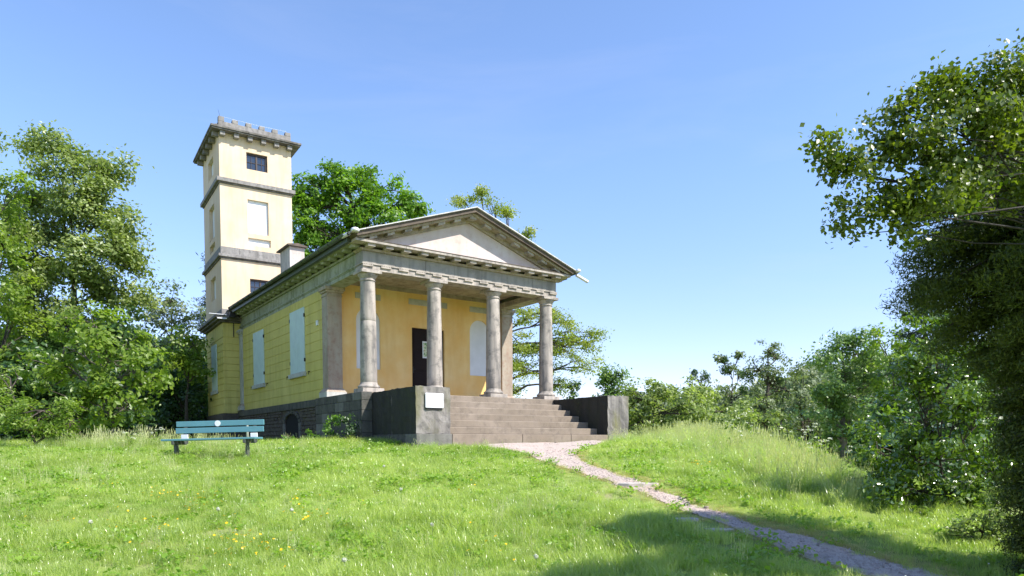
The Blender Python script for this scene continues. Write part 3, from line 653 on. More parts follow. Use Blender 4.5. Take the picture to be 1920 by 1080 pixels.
def make_tree(name, label, cat, base, lobes, leaf=.12, cl=.45, per_area=1.0, nleaf=30, mat='leaf_mid', trunk_r=.25, trunk_top=None, twigs=.3, group=None, up=.5, fill=.35,
              bark='bark', flat=.65, droop=0, extra=None, elong=1.7, trunk_shift=0, twig_r=.014, limb_r=.4, core=0):
    base = np.asarray(base, float); root = tag(empty(name, tuple(base)), label, cat, group)
    lob = [(np.asarray(c, float), r) for c, r in lobes]
    top = np.asarray(trunk_top, float) if trunk_top is not None else np.mean([c for c, _ in lob], axis=0)
    TP = curve(base - [0, 0, .4], top, 9, .03); TR = np.linspace(trunk_r, trunk_r * .14, 9); TR[0] *= 1.25
    Vs, Fs = [], []; nb = 0
    def addt(P, R, n=6):
        nonlocal nb
        V, F = tube_np(P, R, n); Vs.append(V); Fs.append(F + nb); nb += len(V)
    addt(TP, TR, 10)
    CC, OO = lobe_clusters(lob, cl, per_area, fill=fill)
    k0 = 0
    for (c, r) in lob:
        d = np.linalg.norm(TP - c, axis=1) + np.where(TP[:, 2] > c[2] - .1 * np.linalg.norm(r), 50, 0); i = int(np.argmin(d)); i = max(1, i)
        s0 = TP[i]; P = curve(s0, c, 8, .07, .04); r0 = TR[i] * limb_r + min(.02, twig_r * 1.6); R = np.linspace(r0, min(r0, max(twig_r * 1.2, r0 * .3)), 8); addt(P, R, 6)
        idx = np.where(np.linalg.norm((CC - c) / np.asarray(r), axis=1) < 1.25)[0]
        idx = rng.permutation(idx)[:int(len(idx) * twigs)]
        for q in idx:
            s_ = P[rng.integers(3, 8)]; addt(curve(s_, CC[q], 5, .08, .03), np.linspace(max(twig_r * 1.5, r0 * .18), twig_r * .6, 5), 4)
    V = np.concatenate(Vs); F = np.concatenate(Fs)
    mesh_np('trunk', V - base, F, M[bark], root, True)
    n = len(CC); nleaf = int(nleaf * DENS); cnt = rng.integers(int(nleaf * .6), int(nleaf * 1.4) + 1, n); rep = np.repeat(np.arange(n), cnt)
    off = rng.normal(0, 1, (len(rep), 3)) * cl * .40 * rng.uniform(.7, 1.3, n)[rep][:, None]; off[:, 2] *= flat
    if droop: off[:, 2] -= np.abs(off[:, 0]) * droop
    P = CC[rep] + off
    LV = leaves(P, leaf, up, outward=OO[rep], droop=droop, elong=elong)
    tint = np.clip(.5 + rng.normal(0, .16, n)[rep] + rng.normal(0, .16, len(rep)), 0, 1)
    Q = np.arange(len(P) * 4, dtype=np.int32).reshape(-1, 4)
    tri = np.stack([Q[:, [0, 1, 2]], Q[:, [0, 2, 3]]], 1).reshape(-1, 3)
    mesh_np('crown', LV.reshape(-1, 3) - base, tri, M[mat], root, attr={'tint': np.repeat(tint, 4)})
    if core:                                       # dense inner foliage that keeps the middle of the crown opaque
        pass
    if extra: extra(root, base, CC)
    return root
M['leaf_mid'] = leafmat('leaf_mid', (0.0613, 0.149, 0.021), (0.175, 0.298, 0.0525))
M['leaf_lime'] = leafmat('leaf_lime', (0.102, 0.157, 0.035), (0.324, 0.381, 0.13), .42, .4, .6)
M['leaf_bright'] = leafmat('leaf_bright', (0.102, 0.186, 0.0246), (0.254, 0.33, 0.0513), .5, .4, .6)
M['leaf_oak'] = leafmat('leaf_oak', (0.0582, 0.105, 0.0066), (0.149, 0.185, 0.0166), .42, .4, .6)
M['leaf_oakfar'] = leafmat('leaf_oakfar', (0.072, 0.168, 0.0144), (0.204, 0.336, 0.036), .5)
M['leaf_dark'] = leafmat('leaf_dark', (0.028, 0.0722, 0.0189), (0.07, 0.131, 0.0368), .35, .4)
M['leaf_blue'] = leafmat('leaf_blue', (0.0795, 0.156, 0.0456), (0.205, 0.294, 0.0973), .35, .4, .6)
M['leaf_robinia'] = leafmat('leaf_robinia', (0.158, 0.228, 0.035), (0.35, 0.367, 0.0875), .5)
M['leaf_grey'] = leafmat('leaf_grey', (0.105, 0.149, 0.0788), (0.21, 0.245, 0.123), .35)
M['leaf_gloss'] = leafmat('leaf_gloss', (0.062, 0.124, 0.0149), (0.165, 0.248, 0.0248), .34, .2, 1.0)
M['needle'] = leafmat('needle', (0.0338, 0.06, 0.009), (0.128, 0.161, 0.0225), .3, .5)
M['needle_old'] = leafmat('needle_old', (0.0352, 0.072, 0.0128), (0.16, 0.192, 0.0192), .22, .5)
M['needle_dark'] = leafmat('needle_dark', (0.026, 0.052, 0.0325), (0.065, 0.0975, 0.0585), .2)

def lb(D, *L):        # lobes from view directions at distance D: (px, py, rx px, ry px[, extra distance])
    out = []
    for q in L:
        d = D + (q[4] if len(q) > 4 else 0); c = at(q[0], q[1], d); rx = q[2] / FPX * d; rz = q[3] / FPX * d
        out.append((c, (rx, (rx + rz) / 2 * .9, rz)))
    return out
def gb(px, D): x, y = XY((px - 960) / FPX * D, D); return (float(x), float(y), float(terr(x, y)))

make_tree('broadleaf_tree', 'tall lime-green broadleaf tree towering above the thicket left of the tower', 'tree', gb(130, 28),
          lb(28, (95, 290, 45, 38), (140, 345, 62, 48), (212, 325, 32, 40), (205, 400, 62, 50), (105, 420, 75, 60, 1), (235, 440, 42, 50), (170, 490, 85, 55), (60, 470, 60, 60), (235, 545, 50, 50, 1), (110, 570, 80, 60), (45, 560, 55, 60, 1), (160, 640, 80, 70, 2), (60, 660, 70, 70, 2)),
          leaf=.16, cl=.66, per_area=1.35, nleaf=58, mat='leaf_lime', trunk_r=.35, twigs=.22)
make_tree('broadleaf_tree', 'bright yellow-green tree at the left edge of the picture', 'tree', gb(-20, 25),
          lb(25, (10, 370, 42, 45), (-30, 400, 60, 70), (15, 440, 55, 50), (-10, 540, 60, 60), (10, 640, 55, 70, 1), (-20, 720, 70, 60, 1)), leaf=.15, cl=.5, per_area=1.2, nleaf=32, mat='leaf_bright', trunk_r=.28)
make_tree('broadleaf_tree', 'loose twig of foliage high at the left picture edge, from a taller tree', 'tree', gb(-120, 22),
          lb(22, (-8, 262, 20, 30), (-60, 300, 50, 60), (-120, 420, 80, 90), (-140, 560, 80, 90)), leaf=.12, cl=.35, per_area=1.0, nleaf=16, mat='leaf_lime', trunk_r=.3)
make_tree('shrub', 'light green shrubby maple leaning out over the grass left of the bench', 'shrub', gb(215, 20.5),
          lb(20.5, (180, 610, 55, 32), (120, 650, 60, 42), (215, 660, 62, 45), (262, 700, 50, 42), (150, 710, 70, 45), (245, 760, 62, 42), (185, 780, 60, 38), (285, 715, 30, 30), (90, 700, 50, 40, 1)),
          leaf=.155, cl=.36, per_area=1.9, nleaf=20, mat='leaf_bright', trunk_r=.07, twigs=.4, bark='barklight')
make_tree('shrub', 'feathery low shrub at the lower left, beside the maple', 'shrub', gb(80, 18.5),
          lb(18.5, (80, 770, 62, 26), (50, 805, 60, 32), (110, 800, 45, 32), (10, 790, 40, 40), (-30, 760, 50, 50, 1), (130, 765, 35, 20), (0, 700, 30, 40, 2)), leaf=.10, cl=.3, per_area=2.6, nleaf=26, mat='leaf_bright', trunk_r=.05, twigs=.3, elong=2.2)
make_tree('broadleaf_tree', 'grey-green loose tree between the tall left tree and the tower', 'tree', gb(330, 40),
          lb(40, (318, 560, 30, 26), (345, 600, 38, 30), (300, 610, 30, 40), (360, 630, 40, 35), (320, 670, 45, 45), (285, 570, 22, 30)), leaf=.20, cl=.6, per_area=.8, nleaf=20, mat='leaf_grey', trunk_r=.2, twigs=.4)
make_tree('shrub', 'leafy maple bush close against the left side of the tower', 'shrub', gb(350, 33),
          lb(33, (362, 640, 26, 30), (345, 690, 36, 34), (375, 700, 30, 30), (330, 660, 24, 30)), leaf=.18, cl=.42, per_area=1.6, nleaf=22, mat='leaf_bright', trunk_r=.12)
make_tree('shrub', 'bush with dark leaves added as shade in the gap between the thicket and the tower base', 'shrub', gb(340, 34),
          lb(34.5, (345, 770, 60, 60), (300, 760, 60, 70, 2), (375, 740, 40, 60, 1), (330, 820, 60, 30), (250, 760, 70, 80, 2)), leaf=.2, cl=.5, per_area=1.9, nleaf=24, mat='leaf_dark', trunk_r=.1)  # dark leaf colour stands for the deep shade in this gap
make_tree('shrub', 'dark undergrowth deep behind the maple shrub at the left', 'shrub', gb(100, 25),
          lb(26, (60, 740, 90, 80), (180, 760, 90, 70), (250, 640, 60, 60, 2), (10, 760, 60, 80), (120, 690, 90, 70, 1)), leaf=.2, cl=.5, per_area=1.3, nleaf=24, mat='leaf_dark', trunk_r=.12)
def conifer(name, label, base, top, spread, mat, n=26, droop=.25, seg=16, leaf=.09, cat='tree', start=.25, dens=1.0, bias=None, group=None, clump=.16, prof=None):
    base = np.asarray(base, float); top = np.asarray(top, float); root = tag(empty(name, tuple(base)), label, cat, group)
    TP = curve(base - [0, 0, .3], top, 9, .01); Vs, Fs = [], []; nb = 0; H = top[2] - base[2]
    V, F = tube_np(TP, np.linspace(H * .022 + .04, .02, 9), 8); Vs.append(V); Fs.append(F); nb += len(V); P = []
    for k in range(n):
        u = start + (1 - start) * (k + rng.random()) / n; p0 = base + (top - base) * u; az = rng.random() * 2 * math.pi if bias is None else bias + rng.normal(0, .9)
        L = (spread * (1 - u) ** .7 if prof is None else float(np.interp(u, *prof))) * rng.uniform(.7, 1.02) + .2; d = np.array([math.cos(az), math.sin(az), rng.uniform(-.05, .35)])
        tt = np.linspace(0, 1, 8)[:, None]; B = p0 + d * L * tt; B[:, 2] -= (tt[:, 0] ** 2) * L * droop
        V, F = tube_np(B[:7], np.linspace(.035, .008, 7) * (L / 2 + .3), 5); Vs.append(V); Fs.append(F + nb); nb += len(V)
        m_ = int(L * seg * dens) + 4; q = rng.random(m_) ** .7; pts = np.stack([np.interp(q, tt[:, 0], B[:, i]) for i in range(3)], -1)
        side = np.cross(d, [0, 0, 1]); side /= np.linalg.norm(side); pts += side * (rng.normal(0, .22, (m_, 1)) * L * (1.05 - q[:, None])); pts[:, 2] -= rng.random(m_) * .18 * L * droop * 2
        P.append(pts)
    mesh_np('trunk', np.concatenate(Vs) - base, np.concatenate(Fs), M['bark'], root, True)
    C = np.concatenate(P); rep = np.repeat(np.arange(len(C)), 34); off = rng.normal(0, clump, (len(rep), 3)); off[:, 2] *= .55
    LV = leaves(C[rep] + off, leaf, .8, elong=4.5, droop=.8)
    tint = np.clip(rng.beta(1.4, 2.2, len(C))[rep] + rng.normal(0, .08, len(rep)), 0, 1); Q = np.arange(len(rep) * 4).reshape(-1, 4); tri = np.stack([Q[:, [0, 1, 2]], Q[:, [0, 2, 3]]], 1).reshape(-1, 3)
    mesh_np('crown', LV.reshape(-1, 3) - base, tri, M[mat], root, attr={'tint': np.repeat(tint, 4)}); return root
b_ = gb(402, 46); conifer('pine_tree', 'dark pine whose branches show beyond the left edge of the tower', b_, at(402, 470, 46), 2.0, 'needle_dark', n=30, droop=.1, leaf=.26, seg=8, clump=.3)
make_tree('oak_tree', 'round-crowned green oak rising behind the roof beside the tower', 'tree', gb(680, 44),
          lb(44, (640, 335, 42, 26), (595, 365, 42, 34), (718, 348, 45, 28), (660, 385, 60, 40), (755, 395, 42, 34), (575, 430, 38, 50), (640, 440, 60, 40), (710, 430, 60, 40), (775, 385, 22, 12), (565, 380, 25, 30), (600, 480, 50, 40), (700, 480, 60, 40)),
          leaf=.24, cl=.62, per_area=1.25, nleaf=26, mat='leaf_oakfar', trunk_r=.5, twigs=.35, twig_r=.03)
make_tree('robinia_tree', 'airy robinia with long bare boughs and yellow-green sprays behind the portico', 'tree', gb(955, 38),
          lb(38, (872, 378, 22, 8), (900, 360, 18, 8), (928, 385, 22, 12), (950, 402, 12, 7), (990, 438, 14, 7), (990, 592, 44, 24), (1052, 596, 42, 26), (1094, 636, 40, 30), (1040, 645, 52, 28), (975, 645, 46, 34), (1010, 695, 54, 26), (1082, 688, 44, 20), (970, 732, 36, 14), (1050, 722, 30, 12)),
          leaf=.13, cl=.62, per_area=.95, nleaf=60, mat='leaf_robinia', trunk_r=.36, trunk_top=at(945, 560, 38), twigs=.6, twig_r=.022, fill=.35, flat=.55, limb_r=.26, elong=2.0, droop=.15)
def mistletoe(root, base, CC):
    for q in rng.permutation(len(CC))[:5]:
        c = CC[q]; n = 260; u = rng.normal(0, 1, (n, 3)); u /= np.linalg.norm(u, axis=1)[:, None]; r = rng.uniform(.3, .65)
        LV = leaves(c + u * r * rng.uniform(.5, 1, (n, 1)), .22, 0, outward=u, elong=3); Q = np.arange(n * 4).reshape(-1, 4); tri = np.stack([Q[:, [0, 1, 2]], Q[:, [0, 2, 3]]], 1).reshape(-1, 3)
        mesh_np('mistletoe', LV.reshape(-1, 3) - base, tri, M['leaf_dark'], root, attr={'tint': rng.random(n * 4)})
make_tree('broadleaf_tree', 'small dark blue-green tree just behind the right step wall', 'tree', gb(1145, 40), lb(40, (1145, 705, 22, 20), (1128, 730, 24, 20), (1162, 735, 28, 22), (1150, 765, 35, 28)), leaf=.2, cl=.5, per_area=1.6, nleaf=26, mat='leaf_blue', trunk_r=.15)
make_tree('shrub', 'dense light green bush directly right of the step wall', 'shrub', gb(1215, 24), lb(24, (1210, 752, 48, 34), (1195, 790, 46, 34), (1255, 775, 48, 36), (1238, 732, 36, 22), (1180, 745, 30, 24), (1290, 770, 40, 34)), leaf=.13, cl=.34, per_area=2.4, nleaf=22, mat='leaf_lime', trunk_r=.06)
make_tree('shrub', 'spreading leafy bush behind the tall grass right of the temple', 'shrub', gb(1300, 27), lb(27, (1290, 750, 48, 30), (1340, 770, 50, 34), (1275, 795, 50, 26), (1240, 805, 44, 22), (1385, 785, 46, 30), (1320, 800, 50, 26)), leaf=.14, cl=.36, per_area=2.2, nleaf=22, mat='leaf_lime', trunk_r=.06)
for (px, D, lab, L) in ((1315, 75, 'thin tree holding mistletoe balls above the light green bushes', ((1312, 705, 16, 10), (1322, 725, 20, 14), (1300, 745, 20, 16), (1330, 755, 24, 20), (1318, 790, 40, 30))),
                        (1372, 62, 'wispy tree with curving bare branches ending in mistletoe balls', ((1352, 672, 9, 6), (1368, 690, 14, 10), (1385, 668, 6, 6), (1385, 710, 18, 16), (1378, 745, 26, 22), (1370, 790, 40, 30)))):
    make_tree('mistletoe_tree', lab, 'tree', gb(px, D), lb(D, *L), leaf=.26, cl=.6, per_area=.5, nleaf=14, mat='leaf_grey', trunk_r=.2, twigs=.9, twig_r=.04, group=None, extra=mistletoe)
make_tree('mistletoe_tree', 'tall upright tree with dark trunk and mistletoe clumps right of centre', 'tree', gb(1440, 50),
          lb(50, (1440, 655, 26, 18), (1462, 672, 16, 16), (1418, 690, 26, 20), (1450, 710, 34, 26), (1480, 730, 26, 26), (1425, 755, 36, 30), (1400, 785, 40, 26), (1465, 785, 40, 30)), leaf=.2, cl=.6, per_area=.85, nleaf=18, mat='leaf_grey', trunk_r=.22, trunk_top=at(1440, 660, 50), twigs=.6, twig_r=.04, extra=mistletoe)
make_tree('broadleaf_tree', 'grey-green tree crowded between the tall trunk tree and the big round one', 'tree', gb(1510, 46), lb(46, (1505, 700, 24, 20), (1500, 745, 30, 36), (1520, 790, 40, 36), (1485, 800, 30, 24)), leaf=.2, cl=.6, per_area=1.1, nleaf=22, mat='leaf_grey', trunk_r=.2)
make_tree('broadleaf_tree', 'large round dark green tree with a bare trunk at the meadow edge', 'tree', gb(1585, 38),
          lb(38, (1580, 650, 34, 24), (1545, 680, 34, 26), (1610, 660, 34, 30), (1560, 725, 46, 36), (1610, 730, 40, 40), (1540, 775, 40, 34), (1595, 790, 46, 32), (1640, 690, 30, 40), (1570, 820, 40, 16)),
          leaf=.19, cl=.55, per_area=1.5, nleaf=26, mat='leaf_blue', trunk_r=.3, trunk_top=at(1585, 700, 38), twigs=.3, bark='barklight')
make_tree('broadleaf_tree', 'bright green tree behind the tall glossy shrub at right', 'tree', gb(1680, 36), lb(36, (1655, 640, 26, 22), (1690, 650, 30, 30), (1670, 700, 40, 36), (1700, 760, 50, 50), (1660, 800, 40, 40)), leaf=.17, cl=.5, per_area=1.5, nleaf=24, mat='leaf_bright', trunk_r=.25)
b_ = gb(1735, 20); conifer('spruce_tree', 'blue-green spruce with a drooping branch tip beside the glossy shrub', b_, at(1735, 530, 20), 1.6, 'needle_dark', n=34, droop=.25, leaf=.13, seg=12, clump=.14)
for k, (px, D, r_, lab) in enumerate(((1415, 22, 24, 'pale green bush at the brow of the meadow, below the mistletoe trees'), (1462, 21.5, 30, 'rounded pale bush beside the white umbel flowers'), (1350, 24, 22, 'low bush rising behind the tallest meadow grass'))):
    make_tree('shrub', lab, 'shrub', gb(px, D), lb(D, (px, 802 - k * 6, r_ * 1.2, 24), (px + 14, 824, r_ * 1.2, 20), (px - 14, 834, r_ * 1.2, 18)), leaf=.12, cl=.26, per_area=3.2, nleaf=18, mat='leaf_lime', trunk_r=.04)
make_tree('shrub', 'tall glossy-leaved shrub glinting in the sun at the right', 'shrub', gb(1785, 11.4),
          lb(11.0, (1745, 610, 42, 36), (1795, 650, 50, 45), (1730, 680, 55, 50), (1790, 740, 70, 60), (1720, 770, 60, 60), (1830, 800, 50, 60), (1760, 850, 80, 60), (1690, 860, 50, 55), (1830, 900, 55, 50), (1720, 920, 70, 40), (1800, 950, 60, 35), (1700, 945, 40, 30), (1765, 975, 50, 26), (1855, 940, 40, 40), (1885, 880, 40, 60), (1650, 930, 40, 30), (1740, 985, 60, 24), (1680, 965, 40, 24), (1810, 985, 50, 22)),
          leaf=.088, cl=.24, per_area=6.2, nleaf=20, mat='leaf_gloss', trunk_r=.06, twigs=.25, twig_r=.006, up=.35)
make_tree('shrub', 'lower glossy shrub on the shady side of the tall one', 'shrub', gb(1655, 12.2), lb(12.2, (1650, 850, 45, 45), (1625, 890, 40, 35), (1670, 900, 45, 45), (1640, 800, 30, 40, 1)), leaf=.10, cl=.22, per_area=4.5, nleaf=18, mat='leaf_gloss', trunk_r=.04, twigs=.2, twig_r=.006)
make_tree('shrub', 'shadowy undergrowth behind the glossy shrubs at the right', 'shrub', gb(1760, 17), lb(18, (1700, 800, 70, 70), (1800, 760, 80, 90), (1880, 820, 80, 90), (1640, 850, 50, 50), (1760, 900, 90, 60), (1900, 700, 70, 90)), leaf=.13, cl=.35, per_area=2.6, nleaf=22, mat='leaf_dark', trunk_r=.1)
make_tree('shrub', 'bright low herbs and brambles lit at the foot of the yew', 'shrub', gb(1835, 9.2), lb(9.2, (1835, 992, 36, 22), (1800, 1002, 30, 18), (1865, 1002, 34, 20), (1855, 965, 30, 22), (1880, 930, 26, 24)), leaf=.06, cl=.12, per_area=20, nleaf=14, mat='leaf_lime', trunk_r=.02, twig_r=.004)
# yew at the right edge
yx = gb(2010, 7.7)
conifer('yew_tree', 'dark yew with yellow-green sprays filling the right edge', yx, at(1975, 190, 7.7), 2.9, 'needle', n=420, droop=.3, leaf=.055, seg=30, start=.0, clump=.075, prof=([0, .3, .45, .58, .68, .8, .9, 1], [.42, .45, .6, 1.1, 1.62, 1.5, 1.05, .4]))
# oak bough reaching in from the right
make_tree('oak_tree', 'sunlit oak boughs reaching in from the right above the yew', 'tree', gb(2330, 6.9),
          lb(5.5, (1555, 290, 46, 28), (1612, 330, 52, 34), (1600, 405, 40, 36), (1655, 255, 42, 36), (1655, 385, 58, 44), (1700, 215, 40, 36), (1725, 290, 68, 56), (1790, 190, 70, 50), (1820, 270, 80, 66), (1862, 160, 58, 34), (1800, 158, 46, 26), (1900, 140, 50, 30), (1910, 230, 70, 66, .3), (1760, 370, 68, 54), (1970, 160, 80, 70, .3), (2080, 250, 100, 100, .4), (1700, 430, 26, 20), (1850, 350, 90, 60, .3), (2190, 200, 130, 120, .4), (2260, 130, 150, 120, 1.3), (2340, 250, 140, 120, 1.4), (2180, 320, 120, 90, 1.0)),
          leaf=.042, cl=.165, per_area=23, nleaf=30, mat='leaf_oak', trunk_r=.24, trunk_top=at(2260, 200, 6.8), twigs=.10, twig_r=.005, fill=.3, up=.15, limb_r=.05, elong=1.3, bark='barkdark')
# small mistletoe twig tree seen between the last column and the step wall
make_tree('mistletoe_tree', 'distant thin tree with dark tufts between the last column and the step wall', 'tree', gb(1078, 60), lb(60, (1068, 727, 8, 8), (1084, 722, 7, 7), (1075, 745, 14, 10), (1080, 770, 24, 16)), leaf=.24, cl=.5, per_area=.8, nleaf=16, mat='leaf_dark', trunk_r=.15, twigs=.9, twig_r=.035)
# far woodland closing the view
def woodland(name, D0, D1, p0, p1, ytop, n, mat, leaf):
    P = []
    for k in range(n):
        D = rng.uniform(D0, D1); px = rng.uniform(p0, p1); x, y = XY((px - 960) / FPX * D, D); g0 = float(terr(x, y)); zt = float(at(px, ytop(px) + rng.uniform(0, 26), D)[2]); 
        r = rng.uniform(2.6, 4.6); m_ = 200; u = rng.normal(0, 1, (m_, 3)); u /= np.linalg.norm(u, axis=1)[:, None]; h = max(2, (zt - g0) / 2)
        P.append(np.array([x, y, g0 + h]) + u * np.array([r, r, h]) * rng.uniform(.75, 1.05, (m_, 1)))
    C = np.concatenate(P); rep = np.repeat(np.arange(len(C)), 14); q = C[rep] + rng.normal(0, .45, (len(rep), 3))
    LV = leaves(q, leaf, .4); t_ = np.clip(.5 + rng.normal(0, .2, len(C))[rep], 0, 1); Q = np.arange(len(rep) * 4).reshape(-1, 4); tri = np.stack([Q[:, [0, 1, 2]], Q[:, [0, 2, 3]]], 1).reshape(-1, 3)
    o = mesh_np(name, LV.reshape(-1, 3), tri, M[mat], attr={'tint': np.repeat(t_, 4)}); tag(o, 'distant mixed woodland closing the view beyond the hill', 'woodland', kind='stuff'); return o
woodland('woodland', 62, 100, 1090, 2150, lambda px: np.interp(px, [1090, 1300, 1500, 1700], [765, 728, 690, 645]), 75, 'leaf_grey', .6)
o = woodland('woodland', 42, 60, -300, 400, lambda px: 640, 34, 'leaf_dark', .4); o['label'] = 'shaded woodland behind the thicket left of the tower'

# ------------------------------------------------------------------ meadow
def clump(name, n, rad, h, wid, lean, mat, seed=False, seg=3):
    V = []; F = []; b = 0
    for k in range(n):
        r = rad * math.sqrt(rng.random()); a0 = rng.random() * 6.283; x, y = r * math.cos(a0), r * math.sin(a0); H = h * rng.uniform(.45, 1.1); az = rng.random() * 6.283; ln = lean * rng.uniform(.2, 1.2) * H
        dx, dy = math.cos(az), math.sin(az); sx, sy = -dy, dx; wv = wid * rng.uniform(.7, 1.3)
        for i in range(seg):
            u = i / seg; c = ln * u ** 2; ww = wv * (1 - u * .75); V += [(x + dx * c - sx * ww, y + dy * c - sy * ww, H * u), (x + dx * c + sx * ww, y + dy * c + sy * ww, H * u)]
        V.append((x + dx * ln, y + dy * ln, H * (1 - .15 * lean)))
        for i in range(seg - 1): F += [(b + 2 * i, b + 2 * i + 1, b + 2 * i + 3), (b + 2 * i, b + 2 * i + 3, b + 2 * i + 2)]
        F.append((b + 2 * seg - 2, b + 2 * seg - 1, b + 2 * seg)); b = len(V)
    return mesh_np(name, V, F, M[mat], link=False)
def seedclump(name, n, rad, h, mat):
    V = []; F = []
    for k in range(n):
        r = rad * math.sqrt(rng.random()); a0 = rng.random() * 6.283; x, y = r * math.cos(a0), r * math.sin(a0); H = h * rng.uniform(.6, 1.1); az = rng.random() * 6.283; ln = .25 * H * rng.random()
        dx, dy = math.cos(az) * ln, math.sin(az) * ln
        for s in (0, 1):
            wx, wy = (.0018, 0) if s else (0, .0018); b = len(V); V += [(x - wx, y - wy, 0), (x + wx, y + wy, 0), (x + dx + wx, y + dy + wy, H), (x + dx - wx, y + dy - wy, H)]; F += [(b, b + 1, b + 2), (b, b + 2, b + 3)]
            wx, wy = (.007, 0) if s else (0, .007); b = len(V); V += [(x + dx * .85, y + dy * .85, H * .84), (x + dx + wx, y + dy + wy, H * .92), (x + dx * 1.1, y + dy * 1.1, H * 1.03), (x + dx - wx, y + dy - wy, H * .92)]; F += [(b, b + 1, b + 2), (b, b + 2, b + 3)]
    return mesh_np(name, V, F, M[mat], link=False)
def broadclump(name, n, mat):
    C = np.stack([rng.normal(0, .07, n), rng.normal(0, .07, n), rng.uniform(.02, .11, n)], -1); LV = leaves(C, .055, 1.0, elong=1.4); Q = np.arange(n * 4).reshape(-1, 4)
    return mesh_np(name, LV.reshape(-1, 3), np.stack([Q[:, [0, 1, 2]], Q[:, [0, 2, 3]]], 1).reshape(-1, 3), M[mat], link=False)
M['grass'] = leafmat('grass_blade', (.24, .33, .07), (.50, .56, .20), .5, .27, .8, rnd='obj')
M['grass_tall'] = leafmat('grass_tall', (.26, .37, .08), (.50, .57, .26), .45, .27, .9, rnd='obj')
M['grass_seed'] = leafmat('grass_seed', (.48, .50, .27), (.62, .62, .42), .4, .5, .4, rnd='obj')
M['straw'] = leafmat('straw', (.40, .34, .15), (.52, .46, .24), .35, .6, .3, rnd='obj')
M['herb'] = leafmat('herb_leaf', (.16, .29, .03), (.26, .38, .05), .45, .4, .5, rnd='obj')
def scatter(name, pts, rot, scl, idx, sources, matlabel, cat=None, lab=None):
    me = bpy.data.meshes.new(name); n = len(pts); me.vertices.add(n); me.vertices.foreach_set('co', np.asarray(pts, np.float32).ravel())
    a = me.attributes.new('rot', 'FLOAT_VECTOR', 'POINT'); a.data.foreach_set('vector', np.asarray(rot, np.float32).ravel())
    a = me.attributes.new('scl', 'FLOAT', 'POINT'); a.data.foreach_set('value', np.asarray(scl, np.float32))
    a = me.attributes.new('idx', 'INT', 'POINT'); a.data.foreach_set('value', np.asarray(idx, np.int32))
    o = bpy.data.objects.new(name, me); col.objects.link(o)
    cc = bpy.data.collections.new(name + '_source')
    for s in sources: cc.objects.link(s)
    ng = bpy.data.node_groups.new(name, 'GeometryNodeTree'); ng.interface.new_socket('Geometry', in_out='INPUT', socket_type='NodeSocketGeometry'); ng.interface.new_socket('Geometry', in_out='OUTPUT', socket_type='NodeSocketGeometry')
    N = ng.nodes; gi = N.new('NodeGroupInput'); go = N.new('NodeGroupOutput'); ci = N.new('GeometryNodeCollectionInfo'); ci.inputs['Collection'].default_value = cc; ci.inputs['Separate Children'].default_value = True; ci.inputs['Reset Children'].default_value = True
    ip = N.new('GeometryNodeInstanceOnPoints'); ip.inputs['Pick Instance'].default_value = True
    def na(nm, ty): x = N.new('GeometryNodeInputNamedAttribute'); x.data_type = ty; x.inputs['Name'].default_value = nm; return x.outputs['Attribute']
    L = ng.links; L.new(gi.outputs[0], ip.inputs['Points']); L.new(ci.outputs[0], ip.inputs['Instance']); L.new(na('idx', 'INT'), ip.inputs['Instance Index']); L.new(na('rot', 'FLOAT_VECTOR'), ip.inputs['Rotation']); L.new(na('scl', 'FLOAT'), ip.inputs['Scale'])
    L.new(ip.outputs[0], go.inputs[0]); md = o.modifiers.new('scatter', 'NODES'); md.node_group = ng
    tag(o, lab, cat, kind='stuff'); return o
def inside_building(x, y): return ((x > -.5) & (x < W + .5) & (y > -.5) & (y < 20)) | ((x > -.13) & (x < 7.72) & (y > -3.3) & (y < 0)) | ((x > -1.1) & (x < 2.3) & (y > 13.3) & (y < 18))
def vnoise(x, y, s, ph=0): return .5 + .5 * np.sin(x * s + ph + 1.3 * np.sin(y * s * .8 + ph)) * np.sin(y * s * 1.1 + 1.1 * np.sin(x * s * .9 + 2 * ph))
def field(n, L0, L1, D0, D1):
    L = rng.uniform(L0, L1, n); D = rng.uniform(D0, D1, n); lim = D * .85 + 4.5; k = np.abs(L) < lim; L, D = L[k], D[k]; x, y = XY(L, D); return L, D, x, y
BARE = [(-.75, -12.85, .40), (-.72, -13.4, .38), (.15, -10.95, .38), (1.5, -8.2, .2), (-1.3, -14.0, .25)]
def keep(x, y, L, D, mrg=.0):
    k = ~inside_building(x, y) & ~in_path(x, y, -.02 + mrg - .03 + .26 * (vnoise(x, y, 6.3) * vnoise(x, y, 11, 2) - .35))
    for (a_, b_, r_) in BARE: k &= ((x - a_) ** 2 + (y - b_) ** 2 * 1.5 > r_ * r_ * (.6 + .6 * vnoise(x, y, 6)))
    return k
# short turf
L, D, x, y = field(60000, -26, 22, 5.0, 27); k = keep(x, y, L, D) & (L < edge_of(D) + 5); L, D, x, y = L[k], D[k], x[k], y[k]; n = len(x)
src = [clump('turf_a', 90, .17, .15, .0026, .7, 'grass'), clump('turf_b', 90, .17, .20, .0030, .9, 'grass'), clump('turf_c', 80, .17, .11, .0030, .6, 'herb')]
near = np.clip((12.5 - D) / 5, 0, 1); pathd = in_path(x, y, .45)
s = (.55 + .5 * vnoise(x, y, .9) ** 2 + .25 * vnoise(x, y, 3.1, 2) ** 2 + .15 * near) * rng.uniform(.75, 1.25, n) * np.where(pathd, .5, 1)
scatter('meadow_grass', np.stack([x, y, terr(x, y) - .01], -1), np.stack([rng.normal(0, .12, n), rng.normal(0, .12, n), rng.uniform(0, 6.28, n)], -1), s, rng.choice(3, n, p=[.45, .38, .17]), src, 'grass', 'grass', 'sunlit green meadow grass covering the slope')
